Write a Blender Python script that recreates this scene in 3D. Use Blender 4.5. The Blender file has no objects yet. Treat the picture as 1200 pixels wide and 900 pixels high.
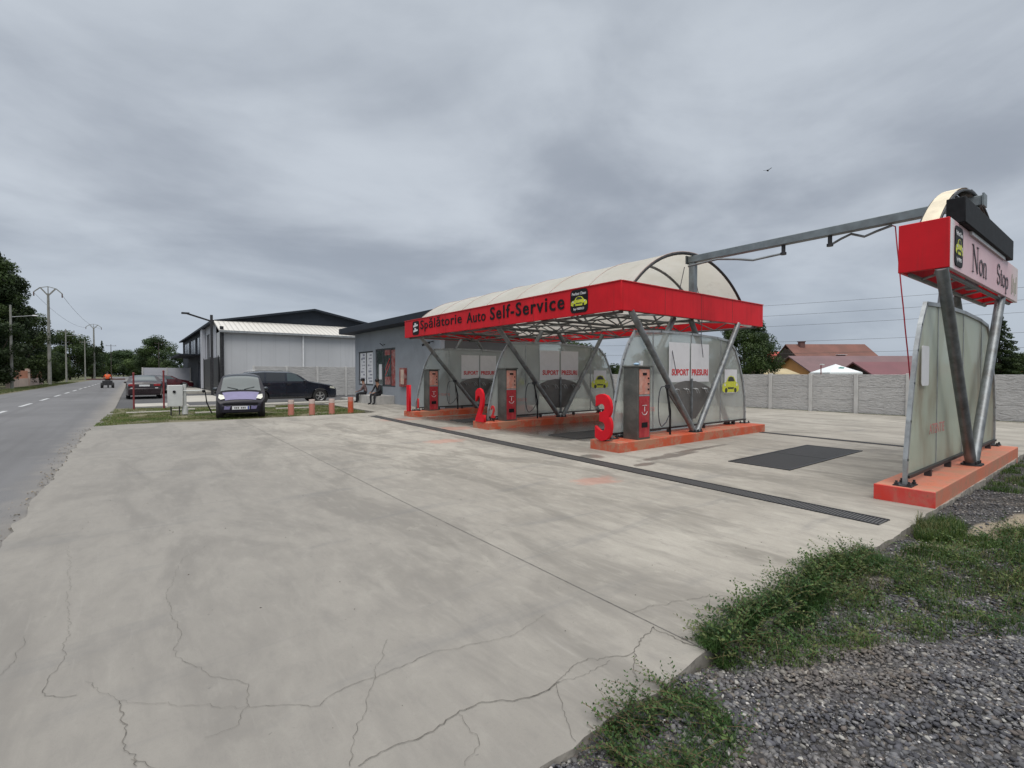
import bpy, bmesh, math, random
import numpy as np
from mathutils import Vector, Matrix, noise
random.seed(7); RNG=np.random.default_rng(7)
PI=math.pi; R=math.radians
scene=bpy.context.scene
C=scene.collection

# ------------------------------------------------------------ materials
def newmat(name):
    m=bpy.data.materials.new(name); m.use_nodes=True
    nt=m.node_tree; b=nt.nodes.get('Principled BSDF')
    return m,nt,b
def N(nt,t,**k):
    n=nt.nodes.new(t)
    for a,v in k.items(): setattr(n,a,v)
    return n
def mixc(nt,fac,a,b,mode='MIX'):
    n=N(nt,'ShaderNodeMix',data_type='RGBA',blend_type=mode)
    for i,v in ((0,fac),(6,a),(7,b)):
        if hasattr(v,'is_output') or isinstance(v,bpy.types.NodeSocket): nt.links.new(v,n.inputs[i])
        else: n.inputs[i].default_value=v if i==0 else (*v[:3],1)
    return n.outputs[2]
def math_(nt,op,a,b=0.0,c=0.0,clamp=False):
    n=N(nt,'ShaderNodeMath',operation=op,use_clamp=clamp)
    for i,v in enumerate((a,b,c)):
        if isinstance(v,bpy.types.NodeSocket): nt.links.new(v,n.inputs[i])
        else: n.inputs[i].default_value=v
    return n.outputs[0]
def noise_(nt,co,scale,detail=5,rough=.55,dist=0):
    n=N(nt,'ShaderNodeTexNoise'); nt.links.new(co,n.inputs['Vector'])
    n.inputs['Scale'].default_value=scale; n.inputs['Detail'].default_value=detail
    n.inputs['Roughness'].default_value=rough; n.inputs['Distortion'].default_value=dist
    return n.outputs[0]
def ramp(nt,f,lo,hi,smooth=True):
    n=N(nt,'ShaderNodeMapRange',interpolation_type='SMOOTHSTEP' if smooth else 'LINEAR')
    nt.links.new(f,n.inputs[0]); n.inputs[1].default_value=lo; n.inputs[2].default_value=hi
    return n.outputs[0]
def pos(nt):
    return N(nt,'ShaderNodeNewGeometry').outputs['Position']
def objco(nt):
    return N(nt,'ShaderNodeTexCoord').outputs['Object']
def scaled(nt,co,s,rot=(0,0,0),loc=(0,0,0)):
    m=N(nt,'ShaderNodeMapping'); nt.links.new(co,m.inputs[0])
    m.inputs['Scale'].default_value=s; m.inputs['Rotation'].default_value=rot; m.inputs['Location'].default_value=loc
    return m.outputs[0]
def bumpn(nt,b,h,strength=.3,dist=.02):
    n=N(nt,'ShaderNodeBump'); nt.links.new(h,n.inputs['Height'])
    n.inputs['Strength'].default_value=strength; n.inputs['Distance'].default_value=dist
    nt.links.new(n.outputs[0],b.inputs['Normal'])
def pm(name,col,rough=.55,metal=0.,var=.18,vs=3.,bump=.0,bs=60.,dirt=None,dirtamt=.0,ds=1.2,coat=0.,emit=0.,spec=None,stretch=(1,1,1)):
    m,nt,b=newmat(name)
    co=scaled(nt,objco(nt),stretch)
    n1=noise_(nt,co,vs,6,.6)
    a=tuple(c*(1-var) for c in col); d=tuple(min(1,c*(1+var)) for c in col)
    c=mixc(nt,ramp(nt,n1,.3,.7),a,d)
    if dirt is not None:
        n2=noise_(nt,co,ds,8,.65,.6)
        c=mixc(nt,math_(nt,'MULTIPLY',ramp(nt,n2,.42,.68),dirtamt),c,dirt)
    nt.links.new(c,b.inputs['Base Color'])
    r=math_(nt,'MULTIPLY_ADD',n1,.25,rough-.125,clamp=True); nt.links.new(r,b.inputs['Roughness'])
    b.inputs['Metallic'].default_value=metal
    b.inputs['Coat Weight'].default_value=coat
    if spec is not None: b.inputs['Specular IOR Level'].default_value=spec
    if bump>0: bumpn(nt,b,noise_(nt,co,bs,4,.6),bump,.01)
    if emit>0:
        nt.links.new(c,b.inputs['Emission Color']); b.inputs['Emission Strength'].default_value=emit
    return m
def attrmat(name,rough=.6,trans=0.0,sat=1.0,spec=.3):
    m,nt,b=newmat(name)
    a=N(nt,'ShaderNodeAttribute'); a.attribute_name='tint'
    nt.links.new(a.outputs['Color'],b.inputs['Base Color']); b.inputs['Roughness'].default_value=rough
    b.inputs['Specular IOR Level'].default_value=spec
    if trans>0:
        t=N(nt,'ShaderNodeBsdfTranslucent'); nt.links.new(a.outputs['Color'],t.inputs['Color'])
        mx=N(nt,'ShaderNodeMixShader'); mx.inputs[0].default_value=trans
        nt.links.new(b.outputs[0],mx.inputs[1]); nt.links.new(t.outputs[0],mx.inputs[2])
        nt.links.new(mx.outputs[0],nt.nodes['Material Output'].inputs[0])
    return m
def m_clad(name,col):
    m,nt,b=newmat(name); co=objco(nt)
    w=N(nt,'ShaderNodeTexWave',wave_type='BANDS',bands_direction='X'); nt.links.new(co,w.inputs[0]); w.inputs['Scale'].default_value=.31*1.0
    st=noise_(nt,scaled(nt,co,(1.5,1.5,.12)),1.4,6,.6); a=noise_(nt,co,.3,5,.6)
    c=mixc(nt,ramp(nt,a,.3,.7),tuple(x*.94 for x in col),tuple(x*1.05 for x in col))
    c=mixc(nt,math_(nt,'MULTIPLY',ramp(nt,st,.5,.75),.25),c,tuple(x*.72 for x in col))
    c=mixc(nt,math_(nt,'MULTIPLY',math_(nt,'SUBTRACT',1,ramp(nt,w.outputs[1],0,.02)),.2),c,tuple(x*.6 for x in col))
    nt.links.new(c,b.inputs['Base Color']); b.inputs['Roughness'].default_value=.6; return m
M={}
M['galv']=pm('galvanised_steel',(.20,.215,.225),.45,.55,.25,7,dirt=(.10,.07,.05),dirtamt=.35,ds=3)
M['galvlight']=pm('light_galvanised_steel',(.36,.38,.39),.42,.5,.2,8,dirt=(.16,.12,.1),dirtamt=.3,ds=3)
M['beamgrey']=pm('grey_painted_beam',(.20,.235,.255),.5,.2,.18,4,dirt=(.1,.1,.1),dirtamt=.3,ds=2)
M['trussgrey']=pm('truss_grey',(.105,.11,.11),.55,.4,.2,7)
M['darksteel']=pm('dark_steel',(.045,.045,.048),.5,.5,.3,8)
def m_red():
    m,nt,b=newmat('red_fascia'); co=objco(nt)
    a=noise_(nt,co,1.2,5,.6); st=noise_(nt,scaled(nt,co,(5,5,.35)),1.6,6,.65,.3); sp=noise_(nt,co,38,4,.7)
    c=mixc(nt,ramp(nt,a,.3,.7),(.54,.006,.014),(.66,.008,.018))
    c=mixc(nt,math_(nt,'MULTIPLY',ramp(nt,st,.50,.72),.40),c,(.34,.02,.022))
    c=mixc(nt,math_(nt,'MULTIPLY',ramp(nt,sp,.66,.74),.5),c,(.20,.03,.03))
    nt.links.new(c,b.inputs['Base Color']); nt.links.new(math_(nt,'MULTIPLY_ADD',st,.3,.38),b.inputs['Roughness']); b.inputs['Specular IOR Level'].default_value=.3
    bumpn(nt,b,a,.08,.05); return m
M['red']=m_red()
M['redbright']=pm('red_sign_plastic',(.64,.008,.02),.55,0,.1,4,spec=.25)
M['black']=pm('black_paint',(.010,.010,.012),.6,0,.3,5,spec=.2)
M['blackplastic']=pm('black_plastic',(.012,.013,.015),.65,0,.3,9,bump=.05,spec=.2)
M['white']=pm('white_paint',(.74,.75,.76),.5,0,.05,5,dirt=(.5,.49,.45),dirtamt=.3)
M['poster']=pm('poster_paper',(.66,.66,.68),.5,0,.04,3,dirt=(.5,.5,.5),dirtamt=.3,ds=3)
M['cream']=None; M['seam']=pm('seam_dull',(.42,.30,.26),.7)
M['stickerred']=pm('red_sticker',(.55,.03,.035),.5,0,.15,20)
M['fadedred']=pm('faded_red_sticker',(.50,.18,.17),.5,0,.2,20)
M['yellow']=pm('yellow_print',(.55,.58,.04),.5,0,.25,25)
M['darkprint']=pm('dark_print',(.03,.035,.03),.6)
M['fan']=pm('dark_grey_sheet',(.13,.125,.12),.5,.3,.15,3,dirt=(.2,.19,.18),dirtamt=.4,ds=2)
M['kioskside']=pm('kiosk_side_steel',(.105,.11,.10),.5,.3,.2,3,dirt=(.2,.19,.17),dirtamt=.4,ds=3)
M['kioskred']=pm('kiosk_red',(.36,.018,.03),.4,0,.25,4,dirt=(.45,.12,.1),dirtamt=.4,ds=7)
M['kioskorange']=pm('kiosk_faded_front',(.50,.20,.15),.4,0,.3,6,dirt=(.55,.42,.36),dirtamt=.6,ds=5)
M['tyre']=pm('tyre_rubber',(.018,.018,.019),.8,0,.3,10)
M['rim']=pm('alloy_rim',(.45,.46,.47),.35,.8,.15,6)
M['glass']=pm('car_glass',(.035,.055,.06),.08,0,.1,2,coat=.6,spec=.8)
M['darkglass']=pm('dark_car_glass',(.012,.014,.018),.08,0,.1,2,coat=.5,spec=.8)
M['headlight']=pm('headlight_lens',(.62,.62,.54),.2,0,.15,12,coat=.7)
M['taillight']=pm('taillight_lens',(.28,.012,.02),.2,0,.2,12,coat=.6)
M['plate']=pm('number_plate',(.68,.69,.70),.4,0,.05,8)
M['violetblack']=pm('violet_black_paint',(.006,.005,.013),.45,.0,.2,3,coat=.12,spec=.3,dirt=(.03,.027,.03),dirtamt=.5)
M['graphite']=pm('graphite_pillar',(.035,.045,.058),.35,.2,.1,4,coat=.3)
M['lavender']=pm('lavender_bonnet',(.165,.150,.285),.45,0,.12,4,coat=.15,dirt=(.13,.12,.2),dirtamt=.5)
M['navy']=pm('navy_car_paint',(.006,.009,.018),.25,.0,.2,2,coat=.5)
M['maroon']=pm('maroon_black_paint',(.014,.005,.008),.3,.0,.2,2,coat=.4)
M['maroonred']=pm('dark_red_paint',(.075,.007,.012),.3,.0,.2,2,coat=.5)
M['whitebox']=pm('white_meter_box',(.60,.61,.60),.5,0,.05,4,dirt=(.4,.38,.34),dirtamt=.3)
M['postred']=pm('dark_red_post',(.22,.03,.035),.6,0,.2,9,dirt=(.1,.04,.03),dirtamt=.5,ds=9)
M['rooftile']=pm('brown_red_tile',(.165,.072,.056),.8,0,.18,.6,bump=.2,bs=8,dirt=(.15,.07,.05),dirtamt=.5,ds=.7)
M['roofpurple']=pm('mauve_brown_roof',(.17,.10,.105),.7,0,.12,.5,dirt=(.12,.08,.08),dirtamt=.5,ds=.4)
M['roofmauve']=pm('dull_crimson_roof',(.165,.062,.072),.65,0,.12,.5,dirt=(.15,.07,.07),dirtamt=.4,ds=.4)
M['roofred']=pm('bright_red_tile',(.42,.07,.055),.8,0,.15,.8)
M['orange']=pm('orange_wall',(.55,.26,.09),.8,0,.1,.6)
M['tan']=pm('tan_roof',(.40,.33,.20),.85,0,.15,.8)
M['wood']=pm('dark_wood',(.035,.022,.016),.75,0,.3,2)
M['tent']=pm('white_canvas',(.72,.76,.78),.7,0,.04,1)
M['tealprint']=pm('teal_print',(.22,.48,.44),.6)
M['officewall']=pm('office_grey_wall',(.27,.295,.33),.8,0,.06,.9,bump=.05,bs=120,dirt=(.17,.18,.19),dirtamt=.4,ds=.6)
M['officeside']=pm('shade_grey_wall',(.085,.088,.09),.8,0,.1,.9,bump=.05,bs=120)  # darker grey than the front wall: shade under the canopy put into the colour
M['anthracite']=pm('anthracite_metal',(.020,.026,.036),.6,.0,.15,2,spec=.25)
M['frame']=pm('dark_window_frame',(.03,.034,.04),.5,0,.1,4)
M['shopglass']=pm('shop_glass',(.05,.065,.065),.08,0,.3,1.2,spec=.9,dirt=(.20,.26,.25),dirtamt=.7,ds=.9)
M['rust']=pm('rusty_red_print',(.24,.035,.03),.6,0,.35,6,dirt=(.36,.27,.25),dirtamt=.7,ds=4)
M['panelgrey_']=pm('light_grey_panel',(.52,.53,.545),.6,0,.04,.4,dirt=(.38,.38,.4),dirtamt=.4,ds=.3)
M['panelgrey']=m_clad('light_grey_cladding',(.50,.51,.525))
M['hallwhite']=pm('pale_hall_wall',(.45,.46,.50),.6,0,.05,.5)
M['hallglass']=pm('hall_blue_glass',(.12,.13,.17),.15,.2,.25,.6,spec=.8)
M['step']=pm('pale_stone_step',(.42,.41,.39),.8,0,.12,4,bump=.1)
M['skin']=pm('skin',(.32,.17,.11),.6)
M['polewood']=pm('concrete_pole',(.26,.26,.24),.85,0,.1,2,dirt=(.16,.15,.13),dirtamt=.5)
M['darkpole']=pm('dark_wood_pole',(.06,.05,.045),.85)
M['insul']=pm('brown_insulator',(.10,.05,.04),.4)
M['brownbeam']=pm('brown_beam',(.13,.065,.06),.8)
M['orangevest']=pm('orange_vest',(.78,.13,.04),.75,0,.12,8)
M['darkcloth']=pm('dark_clothing',(.018,.018,.022),.85,0,.3,15)
M['patterned']=pm('patterned_shirt',(.12,.08,.085),.85,0,.9,22,dirt=(.35,.24,.2),dirtamt=.5,ds=14)
M['purplecloth']=pm('dark_purple_shirt',(.04,.025,.05),.85,0,.3,15)
M['hair']=pm('dark_hair',(.012,.01,.009),.7)
M['pinkfence']=pm('pink_orange_fence',(.5,.22,.14),.8,0,.1,1)
M['salmonwall']=pm('pale_salmon_wall',(.55,.42,.36),.8,0,.1,1)
M['hosered']=pm('red_hose',(.40,.02,.04),.5)
M['hoseblack']=pm('black_hose',(.03,.03,.045),.5)
M['limb']=pm('tree_bark',(.07,.052,.038),.9,0,.3,4,bump=.3,bs=20)
M['leaf']=attrmat('leaf',.6,.25)
M['grassm']=attrmat('grass_blade',.5,.3)
M['stone']=attrmat('crushed_stone',.75,0,spec=.35)

def m_canopy():
    m,nt,b=newmat('cream_membrane')
    co=objco(nt)
    n1=noise_(nt,co,.8,7,.6)
    c=mixc(nt,ramp(nt,n1,.35,.7),(.80,.785,.72),(.72,.70,.62))
    c=mixc(nt,math_(nt,'MULTIPLY',ramp(nt,noise_(nt,co,3,8,.7),.55,.75),.35),c,(.45,.42,.33))
    nt.links.new(c,b.inputs['Base Color']); b.inputs['Roughness'].default_value=.45
    t=N(nt,'ShaderNodeBsdfTranslucent'); nt.links.new(c,t.inputs['Color'])
    mx=N(nt,'ShaderNodeMixShader'); mx.inputs[0].default_value=.45
    nt.links.new(b.outputs[0],mx.inputs[1]); nt.links.new(t.outputs[0],mx.inputs[2])
    nt.links.new(mx.outputs[0],nt.nodes['Material Output'].inputs[0])
    return m
M['cream']=m_canopy()
def m_poly(name='polycarbonate_sheet',tint=(.80,.82,.81),dirtc=(.44,.42,.38),see=.66,dirty=.5):
    m,nt,b=newmat(name)
    co=objco(nt)
    n1=noise_(nt,scaled(nt,co,(1,1,.35)),1.3,7,.62,.5)
    c=mixc(nt,math_(nt,'MULTIPLY',ramp(nt,n1,.45,.72),dirty),tint,dirtc)
    nt.links.new(c,b.inputs['Base Color']); b.inputs['Roughness'].default_value=.3
    w=N(nt,'ShaderNodeTexWave',wave_type='BANDS',bands_direction='X'); nt.links.new(co,w.inputs[0]); w.inputs['Scale'].default_value=14.
    bumpn(nt,b,w.outputs[1],.15,.004)
    t=N(nt,'ShaderNodeBsdfTranslucent'); nt.links.new(c,t.inputs['Color'])
    mx=N(nt,'ShaderNodeMixShader'); mx.inputs[0].default_value=.45
    nt.links.new(b.outputs[0],mx.inputs[1]); nt.links.new(t.outputs[0],mx.inputs[2])
    tr=N(nt,'ShaderNodeBsdfTransparent'); tr.inputs[0].default_value=(.82,.86,.84,1)
    mx2=N(nt,'ShaderNodeMixShader')
    nt.links.new(math_(nt,'MULTIPLY_ADD',ramp(nt,n1,.4,.75),-.1,see),mx2.inputs[0])
    nt.links.new(mx.outputs[0],mx2.inputs[1]); nt.links.new(tr.outputs[0],mx2.inputs[2])
    nt.links.new(mx2.outputs[0],nt.nodes['Material Output'].inputs[0])
    return m
M['poly']=m_poly()
M['polydirty']=m_poly('weathered_polycarbonate_sheet',(.64,.68,.58),(.38,.30,.21),.34,.75)
def m_pink():
    m,nt,b=newmat('faded_pink_sign')
    co=objco(nt)
    n1=noise_(nt,co,1.1,6,.6)
    c=mixc(nt,ramp(nt,n1,.3,.7),(.62,.36,.40),(.70,.47,.50))
    s=N(nt,'ShaderNodeSeparateXYZ'); nt.links.new(pos(nt),s.inputs[0])
    # the print has peeled to white next to the corner and greened at the far end
    l=math_(nt,'ADD',math_(nt,'MULTIPLY',noise_(nt,co,4,5),.35),s.outputs[0])
    c=mixc(nt,ramp(nt,l,8.17,8.36),(.72,.73,.74),c)
    c=mixc(nt,math_(nt,'MULTIPLY',ramp(nt,l,11.8,13.0),.45),c,(.55,.60,.52))
    pe=noise_(nt,scaled(nt,co,(1,1,1)),9,4,.7)
    e=math_(nt,'MULTIPLY',ramp(nt,pe,.56,.6),math_(nt,'SUBTRACT',1,ramp(nt,l,7.98,8.12)))
    c=mixc(nt,e,c,(.45,.05,.05))
    nt.links.new(c,b.inputs['Base Color']); b.inputs['Roughness'].default_value=.4
    return m
M['pink']=m_pink()
def m_kerb(name,wear,base=(.52,.080,.024)):
    m,nt,b=newmat(name)
    co=objco(nt)
    n1=noise_(nt,co,2.2,8,.65,.4); n2=noise_(nt,co,14,6,.7)
    c=mixc(nt,ramp(nt,n1,.35,.65),base,tuple(min(1,x*.8+.06) for x in base))
    s=math_(nt,'ADD',math_(nt,'MULTIPLY',n1,.6),math_(nt,'MULTIPLY',n2,.4))
    c=mixc(nt,math_(nt,'MULTIPLY',ramp(nt,s,.485,.575),wear),c,(.40,.20,.12))
    c=mixc(nt,math_(nt,'MULTIPLY',ramp(nt,n2,.60,.72),.55),c,(.14,.08,.06))
    nt.links.new(c,b.inputs['Base Color']); b.inputs['Roughness'].default_value=.7
    bumpn(nt,b,n2,.25,.01)
    return m
M['kerb']=m_kerb('worn_orange_kerb',.85)
M['kerbsalmon']=m_kerb('faded_salmon_kerb',.7,(.54,.17,.095))
M['kerbred']=m_kerb('red_painted_kerb_end',.25,(.60,.035,.020))
M['bollard']=m_kerb('faded_red_bollard_paint',.8,(.55,.20,.15))
M['bollardtop']=pm('pale_bollard_top',(.56,.45,.41),.8,0,.1,9)

def m_concrete():
    m,nt,b=newmat('yard_concrete')
    p=pos(nt)
    big=noise_(nt,p,.28,6,.6,.4)
    st=noise_(nt,scaled(nt,p,(1.1,.35,1),(0,0,R(25))),1.2,8,.62,1.0)     # broad sweeping trowel streaks
    st2=noise_(nt,scaled(nt,p,(9,1.6,1),(0,0,R(32))),1.5,6,.6,.3)
    fine=noise_(nt,p,45,5,.7); grain=noise_(nt,p,220,3,.7)
    c=mixc(nt,ramp(nt,big,.3,.7),(.300,.277,.240),(.392,.366,.320))
    c=mixc(nt,math_(nt,'MULTIPLY',ramp(nt,st,.43,.64),.74),c,(.188,.174,.150))
    c=mixc(nt,math_(nt,'MULTIPLY',ramp(nt,st2,.48,.78),.28),c,(.46,.435,.39))
    c=mixc(nt,math_(nt,'MULTIPLY',ramp(nt,fine,.52,.72),.35),c,(.22,.205,.18))
    c=mixc(nt,math_(nt,'MULTIPLY',ramp(nt,grain,.52,.7),.42),c,(.17,.155,.135))
    md=noise_(nt,scaled(nt,p,(1,.45,1),(0,0,R(30))),7,7,.7,.4); spk=noise_(nt,p,24,2,.5); sc_=noise_(nt,scaled(nt,p,(26,1.2,1),(0,0,R(48))),1.3,4,.6,.5)
    c=mixc(nt,math_(nt,'MULTIPLY',ramp(nt,md,.48,.66),.42),c,(.215,.20,.178))
    c=mixc(nt,math_(nt,'MULTIPLY',ramp(nt,md,.48,.32),.30),c,(.47,.445,.385))
    c=mixc(nt,math_(nt,'MULTIPLY',ramp(nt,sc_,.60,.74),.20),c,(.50,.48,.43))
    c=mixc(nt,math_(nt,'MULTIPLY',ramp(nt,spk,.73,.77),.6),c,(.09,.08,.07))
    s=N(nt,'ShaderNodeSeparateXYZ'); nt.links.new(p,s.inputs[0]); X,Y=s.outputs[0],s.outputs[1]
    # traffic-greyed half by the road
    tr=math_(nt,'SUBTRACT',1,ramp(nt,math_(nt,'ADD',X,math_(nt,'MULTIPLY',big,2.5)),1.2,6.2))
    c=mixc(nt,math_(nt,'MULTIPLY',tr,.62),c,(.190,.182,.172))
    # dark tyre smudges
    sm=ramp(nt,noise_(nt,scaled(nt,p,(.55,2.6,1),(0,0,R(-28))),.9,6,.6,.6),.54,.70)
    c=mixc(nt,math_(nt,'MULTIPLY',sm,.30),c,(.15,.15,.15))
    # lighter washed bays near the open bay
    # red paint splashes
    for (cx,cy,rx,ry) in ((5.15,4.75,.42,.28),(5.5,9.6,.6,.35),(6.9,11.7,.8,.5),(7.0,15.0,.9,.5)):
        dx=math_(nt,'DIVIDE',math_(nt,'SUBTRACT',X,cx),rx); dy=math_(nt,'DIVIDE',math_(nt,'SUBTRACT',Y,cy),ry)
        d=math_(nt,'SQRT',math_(nt,'ADD',math_(nt,'MULTIPLY',dx,dx),math_(nt,'MULTIPLY',dy,dy)))
        d=math_(nt,'ADD',d,math_(nt,'MULTIPLY',math_(nt,'SUBTRACT',noise_(nt,p,3.5,6,.75),.5),2.2))
        k=math_(nt,'SUBTRACT',1,ramp(nt,d,.5,1.05))
        c=mixc(nt,math_(nt,'MULTIPLY',k,.34),c,(.50,.16,.10))
    # wet patches in the two covered bays
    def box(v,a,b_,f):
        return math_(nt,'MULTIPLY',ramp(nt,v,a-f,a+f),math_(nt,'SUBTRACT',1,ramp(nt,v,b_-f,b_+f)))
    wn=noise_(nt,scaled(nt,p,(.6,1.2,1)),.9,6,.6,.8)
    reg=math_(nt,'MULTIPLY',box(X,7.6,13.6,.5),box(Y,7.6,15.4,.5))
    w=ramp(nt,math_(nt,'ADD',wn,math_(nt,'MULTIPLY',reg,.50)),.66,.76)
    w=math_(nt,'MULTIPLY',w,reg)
    # a drip patch by the inspection grate
    for (cx,cy,rx,ry) in ((7.75,5.35,.95,.16),(6.75,5.1,.35,.13),(6.6,6.2,.3,.25),(8.9,5.5,1.2,.1)):
        dx=math_(nt,'DIVIDE',math_(nt,'SUBTRACT',X,cx),rx); dy=math_(nt,'DIVIDE',math_(nt,'SUBTRACT',Y,cy),ry)
        d=math_(nt,'SQRT',math_(nt,'ADD',math_(nt,'MULTIPLY',dx,dx),math_(nt,'MULTIPLY',dy,dy)))
        d=math_(nt,'ADD',d,math_(nt,'MULTIPLY',math_(nt,'SUBTRACT',noise_(nt,p,2.5,6,.7),.5),1.6))
        w=math_(nt,'MAXIMUM',w,math_(nt,'MULTIPLY',math_(nt,'SUBTRACT',1,ramp(nt,d,.6,1.0)),.7))
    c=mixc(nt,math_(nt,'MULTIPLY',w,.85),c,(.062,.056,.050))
    nt.links.new(c,b.inputs['Base Color'])
    nt.links.new(math_(nt,'MULTIPLY_ADD',w,-.62,.78),b.inputs['Roughness'])
    b.inputs['Specular IOR Level'].default_value=.35
    h=math_(nt,'ADD',math_(nt,'MULTIPLY',fine,.5),math_(nt,'ADD',math_(nt,'MULTIPLY',grain,.2),math_(nt,'MULTIPLY',st2,.6)))
    h=math_(nt,'MULTIPLY',h,math_(nt,'MULTIPLY_ADD',w,-.8,1))
    bumpn(nt,b,h,.35,.006)
    return m
M['concrete']=m_concrete()
M['crack']=pm('crack_grime',(.115,.105,.09),.95,0,.5,30)
M['joint']=pm('joint_grime',(.17,.16,.148),.95,0,.3,12)
M['edge']=pm('slab_edge',(.26,.24,.21),.9,0,.3,12,bump=.4,bs=30)
def m_asphalt(name,base,dusty=.3):
    m,nt,b=newmat(name); p=pos(nt)
    big=noise_(nt,p,.18,6,.6,.5); fine=noise_(nt,p,130,3,.7); mid=noise_(nt,p,2.2,6,.6)
    c=mixc(nt,ramp(nt,big,.3,.7),tuple(x*.86 for x in base),tuple(x*1.15 for x in base))
    c=mixc(nt,math_(nt,'MULTIPLY',ramp(nt,fine,.5,.72),.45),c,tuple(min(1,x*2.0) for x in base))
    c=mixc(nt,math_(nt,'MULTIPLY',ramp(nt,fine,.5,.3),.35),c,tuple(x*.5 for x in base))
    tk=noise_(nt,scaled(nt,p,(1.1,.03,1)),1.0,4,.6,.2)
    c=mixc(nt,math_(nt,'MULTIPLY',ramp(nt,tk,.5,.68),.35),c,tuple(x*.6 for x in base))
    c=mixc(nt,math_(nt,'MULTIPLY',ramp(nt,mid,.56,.7),.22),c,tuple(x*1.5 for x in base))
    s=N(nt,'ShaderNodeSeparateXYZ'); nt.links.new(p,s.inputs[0])
    e=ramp(nt,math_(nt,'ADD',s.outputs[0],math_(nt,'MULTIPLY',mid,.9)),-1.0,-.25)
    c=mixc(nt,math_(nt,'MULTIPLY',e,dusty),c,(.29,.265,.23))
    nt.links.new(c,b.inputs['Base Color']); b.inputs['Roughness'].default_value=.85
    b.inputs['Specular IOR Level'].default_value=.3
    bumpn(nt,b,fine,.5,.008)
    return m
M['asphalt']=m_asphalt('road_asphalt',(.145,.145,.150),.5)
M['asphalt2']=m_asphalt('parking_asphalt',(.085,.085,.088),0)
M['marking']=pm('road_paint',(.50,.51,.52),.7,0,.15,6,dirt=(.25,.25,.25),dirtamt=.5,ds=9)
def m_ground():
    m,nt,b=newmat('ground_mix'); p=pos(nt)
    big=noise_(nt,p,.07,5,.6,.3); f=noise_(nt,p,3.,8,.7)
    c=mixc(nt,ramp(nt,big,.35,.65),(.075,.085,.035),(.13,.12,.06))
    c=mixc(nt,ramp(nt,f,.4,.65),c,(.055,.07,.025))
    nt.links.new(c,b.inputs['Base Color']); b.inputs['Roughness'].default_value=.95
    bumpn(nt,b,f,.6,.05); return m
M['ground']=m_ground()
def m_gravelbed():
    m,nt,b=newmat('gravel_bed'); p=pos(nt)
    f=noise_(nt,p,60,6,.7); g_=noise_(nt,p,1.6,6,.6,.4)
    v=N(nt,'ShaderNodeTexVoronoi'); nt.links.new(p,v.inputs['Vector']); v.inputs['Scale'].default_value=55
    c=mixc(nt,ramp(nt,v.outputs['Distance'],0,.7),(.12,.115,.115),(.035,.033,.033))
    c=mixc(nt,math_(nt,'MULTIPLY',ramp(nt,f,.5,.7),.5),c,(.18,.165,.15))
    s=N(nt,'ShaderNodeSeparateXYZ'); nt.links.new(p,s.inputs[0])
    # sandy strip beside the kerb
    dx=math_(nt,'DIVIDE',math_(nt,'SUBTRACT',s.outputs[0],6.6),1.5)
    dy=math_(nt,'DIVIDE',math_(nt,'SUBTRACT',math_(nt,'MULTIPLY_ADD',s.outputs[0],.18,s.outputs[1]),2.17),.17)
    d=math_(nt,'ADD',math_(nt,'MULTIPLY',dx,dx),math_(nt,'MULTIPLY',dy,dy))
    k=math_(nt,'SUBTRACT',1,ramp(nt,math_(nt,'ADD',d,math_(nt,'MULTIPLY',math_(nt,'SUBTRACT',g_,.5),1.8)),.6,1.2))
    c=mixc(nt,k,c,mixc(nt,f,(.36,.30,.22),(.26,.22,.16)))
    nt.links.new(c,b.inputs['Base Color']); b.inputs['Roughness'].default_value=.9
    bumpn(nt,b,v.outputs['Distance'],.8,.02); return m
M['gravelbed']=m_gravelbed()
M['soil']=pm('verge_soil',(.14,.125,.075),.95,0,.3,1.5,bump=.5,bs=20,dirt=(.08,.09,.035),dirtamt=.8,ds=1.3)
M['paleslab']=pm('pale_concrete_slab',(.40,.38,.34),.85,0,.12,1.5,bump=.15)
def m_fence():
    m,nt,b=newmat('precast_fence'); co=objco(nt)
    w=noise_(nt,scaled(nt,co,(1,1.4,5.5)),3.0,5,.55,1.2)
    n1=noise_(nt,co,.7,6,.6)
    c=mixc(nt,ramp(nt,n1,.3,.7),(.42,.415,.405),(.49,.485,.475))
    c=mixc(nt,math_(nt,'MULTIPLY',ramp(nt,w,.52,.38),.3),c,(.26,.255,.25))
    nt.links.new(c,b.inputs['Base Color']); b.inputs['Roughness'].default_value=.9
    bumpn(nt,b,w,.9,.06); return m
M['fence']=m_fence()
M['fencepost']=pm('fence_post_concrete',(.50,.495,.48),.9,0,.08,3,bump=.1)
def m_grate(name,axis,sc,hi=.10):
    m,nt,b=newmat(name); co=objco(nt)
    w=N(nt,'ShaderNodeTexWave',wave_type='BANDS',bands_direction=axis); nt.links.new(co,w.inputs[0]); w.inputs['Scale'].default_value=sc
    c=mixc(nt,ramp(nt,w.outputs[1],.35,.65),(.008,.008,.009),(hi,hi,hi))
    nt.links.new(c,b.inputs['Base Color']); b.inputs['Roughness'].default_value=.6; b.inputs['Metallic'].default_value=.2
    bumpn(nt,b,w.outputs[1],.6,.01); return m
def m_sheetroof(name,col,axis='X',sc=3.):
    m,nt,b=newmat(name); co=objco(nt)
    w=N(nt,'ShaderNodeTexWave',wave_type='BANDS',bands_direction=axis); nt.links.new(co,w.inputs[0]); w.inputs['Scale'].default_value=sc
    c=mixc(nt,ramp(nt,w.outputs[1],.0,.35),tuple(x*.7 for x in col),col)
    nt.links.new(c,b.inputs['Base Color']); b.inputs['Roughness'].default_value=.5
    bumpn(nt,b,w.outputs[1],.5,.03); return m
M['whiteroof']=m_sheetroof('white_trapezoid_roof',(.62,.60,.56),'X',.9)
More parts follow.
